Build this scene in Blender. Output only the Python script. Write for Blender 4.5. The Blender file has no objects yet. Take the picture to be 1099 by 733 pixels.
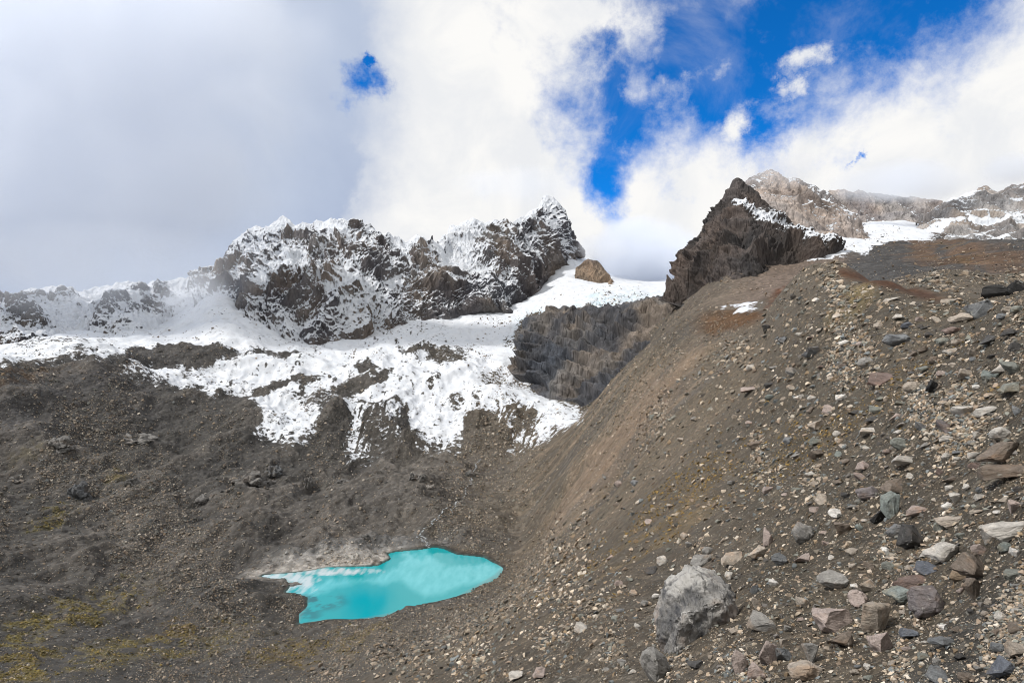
import bpy, bmesh, math, random
import numpy as np
from mathutils import Vector, Matrix, Euler

random.seed(7)
RNG = np.random.default_rng(11)
SC = bpy.context.scene
COL = SC.collection
FOC = 655.0                       # focal length in pixels of the 1099 px wide photograph
CX, CY = 549.5, 366.5

def lin(c):
    c = np.asarray(c, float) / 255.0
    return np.where(c <= 0.04045, c / 12.92, ((c + 0.055) / 1.055) ** 2.4)

# ------------------------------------------------------------------ noise
_perm = np.random.default_rng(3).permutation(256).astype(np.int32)
_perm = np.concatenate([_perm, _perm, _perm])
_g = np.random.default_rng(5).normal(size=(256, 3)); _g /= np.linalg.norm(_g, axis=1)[:, None]
_g = _g.astype(np.float32)

def pnoise(p):
    p = np.asarray(p, np.float32)
    out = np.empty(len(p), np.float32)
    for a in range(0, len(p), 400000):
        q = p[a:a + 400000]
        i = np.floor(q).astype(np.int32); f = q - i
        i &= 255
        u = f * f * f * (f * (f * 6 - 15) + 10)
        r = np.zeros(len(q), np.float32)
        for dx in (0, 1):
            px = _perm[i[:, 0] + dx]; wx = u[:, 0] if dx else 1 - u[:, 0]
            for dy in (0, 1):
                py = _perm[px + i[:, 1] + dy]; wy = u[:, 1] if dy else 1 - u[:, 1]
                for dz in (0, 1):
                    h = _perm[py + i[:, 2] + dz] & 255; wz = u[:, 2] if dz else 1 - u[:, 2]
                    g = _g[h]
                    r += wx * wy * wz * (g[:, 0] * (f[:, 0] - dx) + g[:, 1] * (f[:, 1] - dy) + g[:, 2] * (f[:, 2] - dz))
        out[a:a + 400000] = r * 1.6
    return out

def fbm(p, octs=5, gain=0.5, lac=2.03, ridged=False):
    s = np.zeros(len(p), np.float32); a = 1.0; q = np.array(p, np.float32)
    for k in range(octs):
        n = pnoise(q)
        if ridged: n = 1.0 - 2.2 * np.abs(n)
        s += a * n; a *= gain
        q = q * lac + np.float32(17.3 + 5.1 * k)
    return s

def smooth(a, b, x):
    t = np.clip((x - a) / (b - a), 0, 1)
    return t * t * (3 - 2 * t)

# ------------------------------------------------------------------ mesh helpers
def grid_faces(nr, nc):
    i = np.arange((nr - 1) * (nc - 1)); r, c = i // (nc - 1), i % (nc - 1)
    a = r * nc + c
    return np.stack([a, a + 1, a + nc + 1, a + nc], 1).astype(np.int32)

def mesh_np(name, verts, faces, smooth_shade=True):
    faces = np.asarray(faces, np.int32); k = faces.shape[1]
    me = bpy.data.meshes.new(name)
    me.vertices.add(len(verts)); me.loops.add(faces.size); me.polygons.add(len(faces))
    me.vertices.foreach_set('co', np.asarray(verts, np.float32).ravel())
    me.loops.foreach_set('vertex_index', faces.ravel())
    me.polygons.foreach_set('loop_start', np.arange(0, faces.size, k, dtype=np.int32))
    try: me.polygons.foreach_set('loop_total', np.full(len(faces), k, np.int32))
    except Exception: pass
    me.update(calc_edges=True)
    me.polygons.foreach_set('use_smooth', np.full(len(faces), smooth_shade, bool))
    return me

def add_attrs(me, tint=None, **fl):
    if tint is not None:
        a = me.attributes.new('tint', 'FLOAT_COLOR', 'POINT')
        t = np.ones((len(tint), 4), np.float32); t[:, :3] = np.clip(tint, 0.002, 0.95)
        a.data.foreach_set('color', t.ravel())
    for k, v in fl.items():
        a = me.attributes.new(k, 'FLOAT', 'POINT'); a.data.foreach_set('value', np.asarray(v, np.float32))

def link(name, me, mat, parent=None, **props):
    o = bpy.data.objects.new(name, me); COL.objects.link(o)
    if mat is not None and me is not None and not me.materials: me.materials.append(mat)
    o.parent = parent
    for k, v in props.items(): o[k] = v
    return o

def compact(verts, faces):
    used = np.unique(faces); m = np.full(len(verts), -1, np.int32); m[used] = np.arange(len(used))
    return used, m[faces]

# ------------------------------------------------------------------ materials
class NT:
    def __init__(s, tree): s.t = tree; s.t.nodes.clear()
    def n(s, typ, **kw):
        nd = s.t.nodes.new(typ)
        for k, v in kw.items():
            if k.startswith('i_'):
                nd.inputs[k[2:].replace('_', ' ')].default_value = v
            else: setattr(nd, k, v)
        return nd
    def l(s, a, b): s.t.links.new(a, b)
    def set(s, sock, v):
        if hasattr(v, 'is_output'): s.l(v, sock)
        else: sock.default_value = v
    def math(s, op, a, b=0.0, c=0.0, clamp=False):
        nd = s.n('ShaderNodeMath', operation=op, use_clamp=clamp)
        s.set(nd.inputs[0], a); s.set(nd.inputs[1], b)
        if op in ('MULTIPLY_ADD',): s.set(nd.inputs[2], c)
        return nd.outputs[0]
    def vmath(s, op, a, b=(0, 0, 0), sc=None):
        nd = s.n('ShaderNodeVectorMath', operation=op)
        s.set(nd.inputs[0], a); s.set(nd.inputs[1], b)
        if sc is not None: s.set(nd.inputs['Scale'], sc)
        return nd.outputs['Value'] if op in ('DOT_PRODUCT', 'LENGTH', 'DISTANCE') else nd.outputs[0]
    def mix(s, fac, a, b, blend='MIX', clamp=True):
        nd = s.n('ShaderNodeMix', data_type='RGBA', blend_type=blend)
        s.set(nd.inputs[0], fac); s.set(nd.inputs[6], a); s.set(nd.inputs[7], b)
        return nd.outputs[2]
    def mixf(s, fac, a, b):
        nd = s.n('ShaderNodeMix', data_type='FLOAT')
        s.set(nd.inputs[0], fac); s.set(nd.inputs[2], a); s.set(nd.inputs[3], b)
        return nd.outputs[0]
    def noise(s, vec, scale, detail=4, rough=0.55, dist=0.0, col=False):
        nd = s.n('ShaderNodeTexNoise'); s.l(vec, nd.inputs['Vector'])
        nd.inputs['Scale'].default_value = scale; nd.inputs['Detail'].default_value = detail
        nd.inputs['Roughness'].default_value = rough; nd.inputs['Distortion'].default_value = dist
        return nd.outputs['Color' if col else 'Fac']
    def voro(s, vec, scale, out='Distance', feature='F1', rnd=1.0):
        nd = s.n('ShaderNodeTexVoronoi', feature=feature); s.l(vec, nd.inputs['Vector'])
        nd.inputs['Scale'].default_value = scale; nd.inputs['Randomness'].default_value = rnd
        return nd.outputs[out]
    def remap(s, v, a, b, c=0.0, d=1.0, sm=True):
        nd = s.n('ShaderNodeMapRange', interpolation_type='SMOOTHSTEP' if sm else 'LINEAR')
        s.set(nd.inputs[0], v); s.set(nd.inputs[1], a); s.set(nd.inputs[2], b); s.set(nd.inputs[3], c); s.set(nd.inputs[4], d)
        return nd.outputs[0]
    def attr(s, name, out='Color'):
        return s.n('ShaderNodeAttribute', attribute_name=name).outputs[out]

def mat(name):
    m = bpy.data.materials.new(name); m.use_nodes = True
    return m, NT(m.node_tree)

def finish(t, col, rough, normal=None, spec=0.3, **kw):
    b = t.n('ShaderNodeBsdfPrincipled'); t.set(b.inputs['Base Color'], col); t.set(b.inputs['Roughness'], rough)
    b.inputs['Specular IOR Level'].default_value = spec
    if normal is not None: t.l(normal, b.inputs['Normal'])
    for k, v in kw.items(): t.set(b.inputs[k], v)
    o = t.n('ShaderNodeOutputMaterial'); t.l(b.outputs[0], o.inputs['Surface'])
    return b

def bump(t, h, strength, dist, normal=None):
    nd = t.n('ShaderNodeBump'); t.l(h, nd.inputs['Height'])
    nd.inputs['Strength'].default_value = strength; nd.inputs['Distance'].default_value = dist
    if normal is not None: t.l(normal, nd.inputs['Normal'])
    return nd.outputs[0]

def make_snow_mix(t, pos, base, rough, nrm, scale):
    """snow where the attribute asks for it, broken up by noise and shed by steep faces"""
    geo = t.n('ShaderNodeNewGeometry')
    sep = t.n('ShaderNodeSeparateXYZ'); t.l(geo.outputs['Normal'], sep.inputs[0])
    n1 = t.noise(pos, scale, 6, 0.68)
    n2 = t.noise(pos, scale * 0.13, 4, 0.6)
    s = t.attr('snow', 'Fac')
    k = t.math('MULTIPLY_ADD', t.math('SUBTRACT', n1, 0.5), 2.1, s)
    k = t.math('MULTIPLY_ADD', t.math('SUBTRACT', n2, 0.5), 0.9, k)
    k = t.math('MULTIPLY_ADD', t.math('SUBTRACT', sep.outputs[2], 0.62), t.attr('steep', 'Fac'), k)
    f = t.remap(k, 0.42, 0.60)
    snowc = t.mix(t.noise(pos, scale * 0.4, 3), (0.56, 0.60, 0.66, 1), (0.70, 0.71, 0.73, 1))
    dirty = t.noise(t.vmath('MULTIPLY', pos, (1.0, 0.35, 1.0)), scale * 0.45, 6, 0.66)
    snowc = t.mix(t.remap(dirty, 0.50, 0.72, 0.0, 0.55), snowc, (0.40, 0.40, 0.41, 1))
    snowc = t.mix(t.attr('ice', 'Fac'), snowc, (0.44, 0.60, 0.68, 1))
    c = t.mix(f, base, snowc)
    return c, f

def ground_material():
    m, t = mat('scree_ground')
    pos = t.n('ShaderNodeNewGeometry').outputs['Position']
    tint = t.attr('tint')
    dist = t.vmath('LENGTH', pos)
    # rubble at three world sizes
    def cells(scale):
        v = t.n('ShaderNodeTexVoronoi', feature='F1'); 
        wob = t.vmath('ADD', pos, t.vmath('SCALE', t.noise(pos, scale * 1.7, 2, col=True), sc=0.35 / scale))
        t.l(wob, v.inputs['Vector']); v.inputs['Scale'].default_value = scale
        sp = t.n('ShaderNodeSeparateColor'); t.l(v.outputs['Color'], sp.inputs[0])
        return v.outputs['Distance'], sp.outputs[0], sp.outputs[1]
    dA, rA, gA = cells(14.0); dB, rB, gB = cells(2.3); dC, rC, gC = cells(0.55)
    nearA = t.remap(dist, 12, 40, 1, 0); midB = t.remap(dist, 60, 260, 1.0, 0.35)
    br = t.noise(pos, 0.35, 7, 0.62); bl = t.noise(pos, 0.03, 5, 0.6); bf = t.noise(pos, 6.0, 5, 0.65)
    v = t.remap(br, 0.25, 0.75, 0.86, 1.16, False)
    v = t.math('MULTIPLY', v, t.remap(bl, 0.3, 0.7, 0.82, 1.18, False))
    v = t.math('MULTIPLY', v, t.remap(bf, 0.25, 0.75, 0.82, 1.2, False))
    vB = t.math('POWER', rB, 2.2); vB = t.math('MULTIPLY_ADD', vB, 0.45, 0.88)
    v = t.math('MULTIPLY', v, t.mixf(midB, 1.0, vB))
    vC = t.math('MULTIPLY_ADD', t.math('POWER', rC, 2.5), 0.6, 0.84)
    v = t.math('MULTIPLY', v, t.mixf(t.remap(dist, 70, 200), 1.0, vC))
    vA = t.math('MULTIPLY_ADD', t.math('POWER', rA, 3.0), 0.9, 0.80)
    v = t.math('MULTIPLY', v, t.mixf(nearA, 1.0, vA))
    hs = t.n('ShaderNodeCombineColor'); t.l(v, hs.inputs[0]); t.l(v, hs.inputs[1]); t.l(v, hs.inputs[2])
    c = t.mix(1.0, tint, hs.outputs[0], 'MULTIPLY')
    warm = t.mix(gB, (1.06, 1.0, 0.93, 1), (0.95, 1.0, 1.04, 1))
    c = t.mix(0.75, c, t.mix(1.0, c, warm, 'MULTIPLY'))
    c, f = make_snow_mix(t, pos, c, None, None, 0.33)
    h = t.math('MULTIPLY', t.math('SUBTRACT', 0.7, dA), t.math('MULTIPLY', nearA, 0.05))
    h = t.math('MULTIPLY_ADD', t.math('SUBTRACT', 0.7, dB), t.math('MULTIPLY', midB, 0.10), h)
    h = t.math('MULTIPLY_ADD', t.math('SUBTRACT', 0.7, dC), t.remap(dist, 80, 250, 0.0, 0.55), h)
    h = t.math('MULTIPLY_ADD', bf, 0.05, h)
    h = t.math('MULTIPLY_ADD', br, 0.3, h)
    h = t.math('MULTIPLY', h, t.mixf(f, 1.0, 0.35))
    finish(t, c, t.mixf(f, 0.92, 0.6), bump(t, h, 0.9, 1.0), 0.2)
    return m

def rockface_material(name, scale=1.0, vert=0.35):
    m, t = mat(name)
    pos = t.n('ShaderNodeNewGeometry').outputs['Position']
    tint = t.attr('tint')
    sq = t.vmath('MULTIPLY', pos, (1, 1, vert))
    n1 = t.noise(sq, 0.05 * scale, 7, 0.65, 0.4); n2 = t.noise(sq, 0.35 * scale, 6, 0.7, 0.3)
    n3 = t.noise(pos, 0.012 * scale, 4, 0.6)
    v = t.remap(n1, 0.28, 0.72, 0.55, 1.35, False)
    v = t.math('MULTIPLY', v, t.remap(n2, 0.28, 0.72, 0.55, 1.45, False))
    hs = t.n('ShaderNodeCombineColor'); t.l(v, hs.inputs[0]); t.l(v, hs.inputs[1]); t.l(v, hs.inputs[2])
    c = t.mix(1.0, tint, hs.outputs[0], 'MULTIPLY')
    c = t.mix(t.remap(n3, 0.35, 0.65), t.mix(1.0, c, (1.07, 0.99, 0.92, 1), 'MULTIPLY'), t.mix(1.0, c, (0.93, 0.99, 1.06, 1), 'MULTIPLY'))
    c, f = make_snow_mix(t, pos, c, None, None, 0.3)
    ck = t.voro(sq, 0.14 * scale, 'Distance', 'DISTANCE_TO_EDGE')
    h = t.math('MULTIPLY_ADD', n2, 1.8, t.math('MULTIPLY', n1, 6.0))
    h = t.math('MULTIPLY_ADD', t.math('MINIMUM', ck, 0.12), 8.0, h)
    h = t.math('MULTIPLY', h, t.mixf(f, 1.0, 0.4))
    finish(t, c, t.mixf(f, 0.9, 0.6), bump(t, h, 0.8, 1.0 / scale), 0.25)
    return m

def stone_material():
    m, t = mat('loose_stone')
    tc = t.n('ShaderNodeTexCoord').outputs['Object']
    pos = t.n('ShaderNodeNewGeometry').outputs['Position']
    tint = t.attr('tint')
    n1 = t.noise(pos, 9.0, 5, 0.65); n2 = t.noise(pos, 1.6, 4, 0.6)
    v = t.math('MULTIPLY', t.remap(n1, 0.25, 0.75, 0.7, 1.3, False), t.remap(n2, 0.3, 0.7, 0.85, 1.15, False))
    hs = t.n('ShaderNodeCombineColor'); t.l(v, hs.inputs[0]); t.l(v, hs.inputs[1]); t.l(v, hs.inputs[2])
    c = t.mix(1.0, tint, hs.outputs[0], 'MULTIPLY')
    finish(t, c, 0.88, bump(t, n1, 0.4, 0.03), 0.25)
    return m

def rock_material():
    """single rocks: colour comes from the object colour, with veins, lichen and dust"""
    m, t = mat('weathered_rock')
    oi = t.n('ShaderNodeObjectInfo')
    tc = t.n('ShaderNodeTexCoord').outputs['Object']
    off = t.n('ShaderNodeCombineXYZ'); 
    for k in range(3): t.l(t.math('MULTIPLY', oi.outputs['Random'], 37.0 + 11 * k), off.inputs[k])
    p = t.vmath('ADD', tc, off.outputs[0])
    n1 = t.noise(p, 3.0, 7, 0.66, 0.3); n2 = t.noise(p, 14.0, 5, 0.7); n3 = t.noise(p, 1.1, 3, 0.6)
    st = t.noise(t.vmath('MULTIPLY', p, (1.0, 1.6, 7.0)), 2.2, 5, 0.6, 0.5)
    v = t.math('MULTIPLY', t.remap(n1, 0.25, 0.75, 0.62, 1.38, False), t.remap(n2, 0.25, 0.75, 0.72, 1.28, False))
    v = t.math('MULTIPLY', v, t.remap(st, 0.3, 0.7, 0.78, 1.22, False))
    hs = t.n('ShaderNodeCombineColor'); t.l(v, hs.inputs[0]); t.l(v, hs.inputs[1]); t.l(v, hs.inputs[2])
    c = t.mix(1.0, oi.outputs['Color'], hs.outputs[0], 'MULTIPLY')
    c = t.mix(t.remap(n3, 0.5, 0.72, 0, 0.45), c, t.mix(1.0, c, (1.35, 0.98, 0.68, 1), 'MULTIPLY'))
    li = t.math('MULTIPLY', t.remap(t.noise(p, 5.0, 5, 0.7), 0.6, 0.68), 0.55)
    c = t.mix(li, c, (0.36, 0.35, 0.31, 1))
    h = t.math('MULTIPLY_ADD', n2, 0.25, n1)
    h = t.math('MULTIPLY_ADD', st, 0.5, h)
    finish(t, c, 0.85, bump(t, h, 0.6, 0.08), 0.3)
    return m

M_GROUND = ground_material()
M_RIDGE = rockface_material('snowy_cliff_rock')
M_DARK = rockface_material('dark_cliff_rock', 1.3, 0.22)
M_STONE = stone_material()
M_ROCK = rock_material()

# ------------------------------------------------------------------ ground: control points (photo px, py, metres away) -> terrain
GP = []
for Y in (1.2, 2.2, 4.0, 6.5):
    for px in (-500, -100, 250, 549, 800, 1099, 1400):
        x = (px - CX) / FOC * Y
        z = -1.6 + 0.42 * x - 0.46 * Y + (0.02 * x * x if x > 0 else 0)
        GP.append((px, Y, z))
def gp(*a):
    for (px, py, Y) in a: GP.append((px, Y, (CY - py) / FOC * Y))
gp((1099, 560, 6.6), (1099, 450, 10), (1099, 375, 15), (1099, 318, 21), (1099, 335, 27), (1099, 345, 40), (1099, 303, 110), (1099, 266, 340), (1099, 262, 430),
   (1000, 600, 7.5), (1000, 500, 12), (1000, 420, 20), (1000, 355, 33), (1005, 324, 42), (1000, 352, 58),
   (900, 550, 15), (900, 450, 27), (900, 380, 43), (905, 325, 62), (905, 292, 75), (910, 325, 98), (890, 300, 230),
   (800, 600, 18), (800, 500, 37), (800, 425, 68), (800, 378, 105), (790, 336, 190), (790, 345, 225),
   (850, 318, 102), (850, 335, 135), (865, 308, 92),
   (700, 720, 9.3), (700, 650, 17), (700, 560, 45), (700, 480, 95), (700, 420, 170), (720, 372, 235), (740, 338, 270), (740, 350, 310),
   (600, 720, 13), (600, 640, 45), (600, 580, 110), (600, 540, 190), (600, 500, 290), (600, 470, 370),
   (640, 428, 370), (680, 395, 305), (650, 470, 220), (650, 540, 110), (650, 600, 48),
   (549, 733, 16), (549, 690, 50), (549, 655, 105), (549, 628, 180), (540, 608, 222), (549, 590, 248), (549, 540, 305), (549, 490, 395), (549, 440, 465), (549, 400, 560), (549, 362, 680), (560, 338, 780),
   (480, 733, 40), (480, 700, 90), (480, 665, 155), (480, 645, 193), (480, 585, 247), (480, 540, 300), (480, 500, 370), (480, 485, 405), (480, 440, 470), (480, 400, 550), (480, 362, 690), (480, 338, 790), (480, 320, 900),
   (400, 733, 100), (400, 690, 148), (400, 664, 180), (400, 580, 254), (400, 540, 300), (400, 500, 365), (400, 485, 400), (400, 440, 455), (400, 400, 530), (400, 370, 640), (400, 350, 750),
   (300, 733, 122), (300, 695, 155), (305, 668, 178), (300, 618, 214), (300, 600, 230), (300, 560, 272), (300, 500, 350), (300, 470, 400), (300, 430, 470), (300, 395, 540), (300, 372, 610), (300, 350, 720),
   (200, 570, 258), (200, 530, 305), (200, 480, 370), (200, 440, 410), (200, 405, 470), (200, 370, 570), (225, 322, 690), (200, 340, 800),
   (150, 733, 125), (150, 680, 162), (150, 620, 208), (100, 600, 225), (100, 540, 285), (100, 480, 335), (100, 430, 370), (100, 392, 405), (100, 368, 560), (100, 355, 700),
   (0, 733, 112), (0, 690, 138), (0, 640, 172), (0, 580, 225), (0, 500, 290), (0, 450, 320), (0, 402, 345), (0, 392, 430), (0, 372, 600), (0, 358, 720),
   (-300, 733, 85), (-300, 600, 165), (-300, 480, 240), (-300, 400, 300), (-300, 385, 420), (-300, 360, 700), (-800, 733, 70), (-800, 560, 140), (-800, 420, 220), (-800, 360, 420), (-800, 330, 700),
   (600, 442, 435), (628, 452, 405), (590, 420, 520), (640, 390, 560),
   (600, 338, 690), (640, 324, 700), (680, 318, 700), (712, 314, 700), (560, 322, 880), (600, 297, 960), (604, 276, 1040), (640, 306, 880), (680, 306, 860), (720, 306, 860), (650, 300, 1000), (720, 302, 1000),
   (760, 335, 320), (800, 318, 340), (830, 308, 360), (870, 288, 390), (870, 276, 430), (900, 269, 470), (950, 262, 540), (900, 256, 620), (860, 250, 620), (960, 248, 700), (1000, 256, 640), (960, 240, 820), (744, 322, 418), (766, 309, 405), (790, 298, 400), (812, 300, 396), (850, 297, 396), (815, 308, 365), (780, 318, 360), (750, 326, 380),
   (950, 302, 62), (950, 332, 80), (950, 306, 130), (950, 284, 300), (1000, 312, 95), (1000, 300, 160), (1000, 280, 290), (1050, 296, 150), (1050, 262, 350), (1030, 268, 420), (1050, 262, 560), (1099, 268, 600), (1099, 262, 800),
   (1350, 290, 13), (1350, 310, 25), (1350, 300, 80), (1350, 260, 250), (1350, 250, 600), (1800, 230, 12), (1800, 250, 60), (1800, 230, 300), (1800, 220, 700),
   (0, 340, 1200), (300, 330, 1200), (549, 300, 1250), (800, 270, 1200), (1099, 250, 1200), (-800, 320, 1200), (1800, 220, 1200))
GP = np.array(GP)
def tps_feat(px, Y): return np.stack([np.asarray(px) / 170.0, np.log(np.asarray(Y)) * 1.25], 1)
_src = tps_feat(GP[:, 0], GP[:, 1]); _val = GP[:, 2] / (GP[:, 1] + 4.0)
def _k(d2): return np.where(d2 > 1e-12, 0.5 * d2 * np.log(np.maximum(d2, 1e-12)), 0.0)
_n = len(_src)
_A = np.zeros((_n + 3, _n + 3)); _d2 = ((_src[:, None] - _src[None]) ** 2).sum(2)
_A[:_n, :_n] = _k(_d2) + np.eye(_n) * 0.006
_A[:_n, _n] = 1; _A[:_n, _n + 1:] = _src; _A[_n:, :_n] = _A[:_n, _n:].T
_w = np.linalg.solve(_A, np.concatenate([_val, np.zeros(3)]))
def tps(px, Y):
    q = tps_feat(px, Y); out = np.empty(len(q))
    for a in range(0, len(q), 20000):
        b = q[a:a + 20000]; d2 = ((b[:, None] - _src[None]) ** 2).sum(2)
        out[a:a + 20000] = _k(d2) @ _w[:_n] + _w[_n] + b @ _w[_n + 1:]
    return out * (np.asarray(Y) + 4.0)

def spaced(knots):
    out = []
    for (a, b, n) in knots: out.append(np.linspace(a, b, n, endpoint=False))
    return np.concatenate(out + [[knots[-1][1]]])
PXS = spaced([(-900, -60, 150), (-60, 1160, 1150), (1160, 1850, 130)])
LYS = spaced([(math.log(a), math.log(b), n) for a, b, n in
              ((1.2, 3, 40), (3, 10, 150), (10, 60, 230), (60, 200, 230), (200, 480, 280), (480, 1000, 190), (1000, 1250, 20))])
NR, NC = len(LYS), len(PXS)
cpx = np.linspace(-900, 1850, 420); cly = np.linspace(LYS[0], LYS[-1], 420)
cz = tps(np.tile(cpx, 420), np.exp(np.repeat(cly, 420))).reshape(420, 420) / (np.exp(cly)[:, None] + 4.0)
fx = (PXS - cpx[0]) / (cpx[1] - cpx[0]); fy = (LYS - cly[0]) / (cly[1] - cly[0])
def cubic(arr, f, axis):
    n = arr.shape[axis]; i = np.clip(np.floor(f).astype(int), 1, n - 3); t = (f - i)
    shp = [1, 1]; shp[axis] = len(f); t = t.reshape(shp)
    a, b, c, d = (np.take(arr, i + k, axis) for k in (-1, 0, 1, 2))
    return b + 0.5 * t * (c - a + t * (2 * a - 5 * b + 4 * c - d + t * (3 * (b - c) + d - a)))
Z0 = cubic(cubic(cz, fy, 0), fx, 1) * (np.exp(LYS)[:, None] + 4.0)
PXG, YG = np.meshgrid(PXS, np.exp(LYS)); XG = (PXG - CX) / FOC * YG
PYG = CY - FOC * Z0 / YG

# ---- lake shore in plan
LAKE_Z = -82.0
LAKE_PX = [(317, 671), (333, 668), (350, 665.5), (377, 666), (413, 660), (451, 650), (492, 640.5), (514, 628), (533, 617), (541, 609), (528, 601), (521, 597), (492, 594), (478, 588), (467, 586),
           (451, 588.7), (424, 591), (413, 594), (416, 600), (404, 606), (380, 607), (350, 608), (335, 611), (318, 613), (301, 614.5), (282, 616), (276, 619), (290, 622), (304, 621.4), (312, 626), (303, 636), (318, 638), (327, 641), (328, 650), (322, 658)]
def px_on(pl, z):
    return np.array([((px - CX) / FOC * Y, Y) for px, py in pl for Y in [z / ((CY - py) / FOC)]])
LAKE = px_on(LAKE_PX, LAKE_Z)
def sdist(poly, x, y):
    """signed distance to a polygon, negative inside"""
    d = np.full(x.shape, 1e9); ins = np.zeros(x.shape, bool); n = len(poly)
    for i in range(n):
        ax, ay = poly[i]; bx, by = poly[(i + 1) % n]
        ex, ey = bx - ax, by - ay; L = ex * ex + ey * ey + 1e-9
        t = np.clip(((x - ax) * ex + (y - ay) * ey) / L, 0, 1)
        d = np.minimum(d, (x - ax - t * ex) ** 2 + (y - ay - t * ey) ** 2)
        c = ((ay > y) != (by > y)) & (x < (bx - ax) * (y - ay) / (by - ay + 1e-12) + ax)
        ins ^= c
    d = np.sqrt(d); return np.where(ins, -d, d)
near = (np.abs(XG + 25) < 120) & (YG > 120) & (YG < 330)
LD = np.full(XG.shape, 1e3); LD[near] = sdist(LAKE, XG[near], YG[near])
k = smooth(34, 4, LD)
slope = np.where(LD > 0, 0.10, 0.16)
Z0 = Z0 * (1 - k) + (LAKE_Z + LD * slope) * k
Z0 = np.where((LD > 1) & (LD < 60), np.maximum(Z0, LAKE_Z + 0.15 + 0.02 * LD), Z0)

# ---- relief noise, each wavelength only where the grid is fine enough for it
P3 = np.stack([XG.ravel(), YG.ravel(), Z0.ravel() * 0.6], 1)
spacing = (YG * np.gradient(LYS)[:, None]).ravel()
calm = smooth(1.0, 14, LD).ravel()
flat = Z0.ravel()
def wall_mask():
    # the smooth inner wall of the lateral moraine (between camera and rock step)
    e = np.clip((PXG - (560 + (640 - PYG) * 0.52)) / 50, 0, 1)
    return e
disp = np.zeros(len(P3), np.float32)
for i, (lam, amp) in enumerate([(70, 2.6), (33, 2.1), (16, 1.2), (8, 0.65), (4, 0.34), (2, 0.18), (1, 0.085), (0.45, 0.042), (0.2, 0.02), (0.09, 0.010)]):
    w = smooth(1.6, 4.0, lam / spacing)
    yv = P3[:, 1]
    w = w * smooth(lam * 0.55, lam * 2.2, yv)           # nothing larger than the distance itself
    sel = w > 0.01
    if sel.any():
        n = fbm(P3[sel] / lam + 11.7 * i, 2, 0.5)
        if lam >= 2 and lam <= 33: n = n * 0.6 + 0.5 * (1 - 2 * np.abs(pnoise(P3[sel] / lam * 0.8 + 3.3)))
        disp[sel] += amp * w[sel] * n
disp *= (1.0 + 0.35 * smooth(400, 450, YG) * smooth(620, 540, YG) * smooth(100, 220, PXG)).ravel()
disp *= (1.0 + 0.9 * smooth(120, 200, YG) * smooth(620, 470, PXG)).ravel()
disp *= (0.12 + 0.88 * calm)
# old moraine ridges and gullies on the far valley side
val = (smooth(120, 190, YG) * smooth(620, 430, YG) * smooth(560, 440, PXG)).ravel() * calm
ridgeN = fbm(np.stack([(P3[:, 0] - 0.18 * P3[:, 1]) / 34.0, P3[:, 1] / 150.0, 0 * P3[:, 0]], 1) + 0.25 * np.stack([fbm(P3 / 40.0, 3)] * 3, 1), 4, 0.55, ridged=True)
disp += val * (ridgeN - 0.6) * 2.6
# fall-line gullies of the moraine wall: long furrows running down to the left
onwall = (smooth(30, 90, YG) * smooth(420, 300, YG) * smooth(-8, 14, XG) * smooth(360, 400, PYG)).ravel()
gul = fbm(np.stack([P3[:, 0] * 0.014, P3[:, 1] * 0.11, 0 * P3[:, 0]], 1), 4, 0.6)
disp += onwall * gul * 1.1
disp *= np.where(YG.ravel() < 3, 0.5, 1)
# hummocks of the debris covered ice at the snout
_q = np.stack([XG.ravel() / YG.ravel() * 26, PYG.ravel() / 25, np.log(YG.ravel()) * 3], 1)
WPX = PXG + (9 * fbm(_q, 5, 0.6)).reshape(NR, NC); WPY = PYG + (6 * fbm(_q + 40, 5, 0.6)).reshape(NR, NC); del _q
def blob(cx, cy, rx, ry, rot=0.0, soft=0.6):
    c, s = math.cos(math.radians(rot)), math.sin(math.radians(rot))
    u = (WPX - cx) * c + (WPY - cy) * s; v = -(WPX - cx) * s + (WPY - cy) * c
    return smooth(1 + soft, 1 - soft, np.sqrt((u / rx) ** 2 + (v / ry) ** 2))
for (cx, cy, rx, ry, rot, h) in ((412, 462, 26, 20, 0, 9), (540, 462, 34, 20, -20, 10), (360, 458, 18, 18, 0, 6), (508, 462, 18, 14, 0, 5), (270, 500, 30, 12, 0, 4), (190, 385, 60, 10, -4, 4),
                                 (450, 380, 22, 8, 0, 6), (485, 388, 26, 14, 20, 5), (388, 400, 24, 9, -20, 5), (500, 420, 40, 14, 20, 4)):
    disp += (blob(cx, cy, rx, ry, rot, 0.7) * h).ravel() * (0.7 + 0.5 * fbm(P3 / 14.0, 3))
icefall = blob(650, 331, 75, 12, -8, 0.6) + blob(575, 360, 22, 30, 30, 0.6) * 0.6
icefall *= smooth(560, 620, YG) * smooth(900, 820, YG)
crv = 1 - 2 * np.abs(pnoise(np.stack([P3[:, 0] / 16 + P3[:, 1] / 30, P3[:, 1] / 9, 0 * P3[:, 0]], 1) + 1.2 * np.stack([fbm(P3 / 20, 3)] * 3, 1))).reshape(NR, NC)
disp += (icefall * (crv - 0.5) * 4.5).ravel()
ZG = Z0 + disp.reshape(NR, NC)
ZG = np.where(LD < -1.0, np.minimum(ZG, LAKE_Z - 0.12), ZG)
GV = np.stack([XG, YG, ZG], 2)
PYN = CY - FOC * ZG / YG
# visibility of each vertex along its own column
VIS = PYN <= np.minimum.accumulate(np.where(np.arange(NR)[:, None] >= 0, PYN, 0), 0) + 1e-6

# ---- colours of the ground

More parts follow.
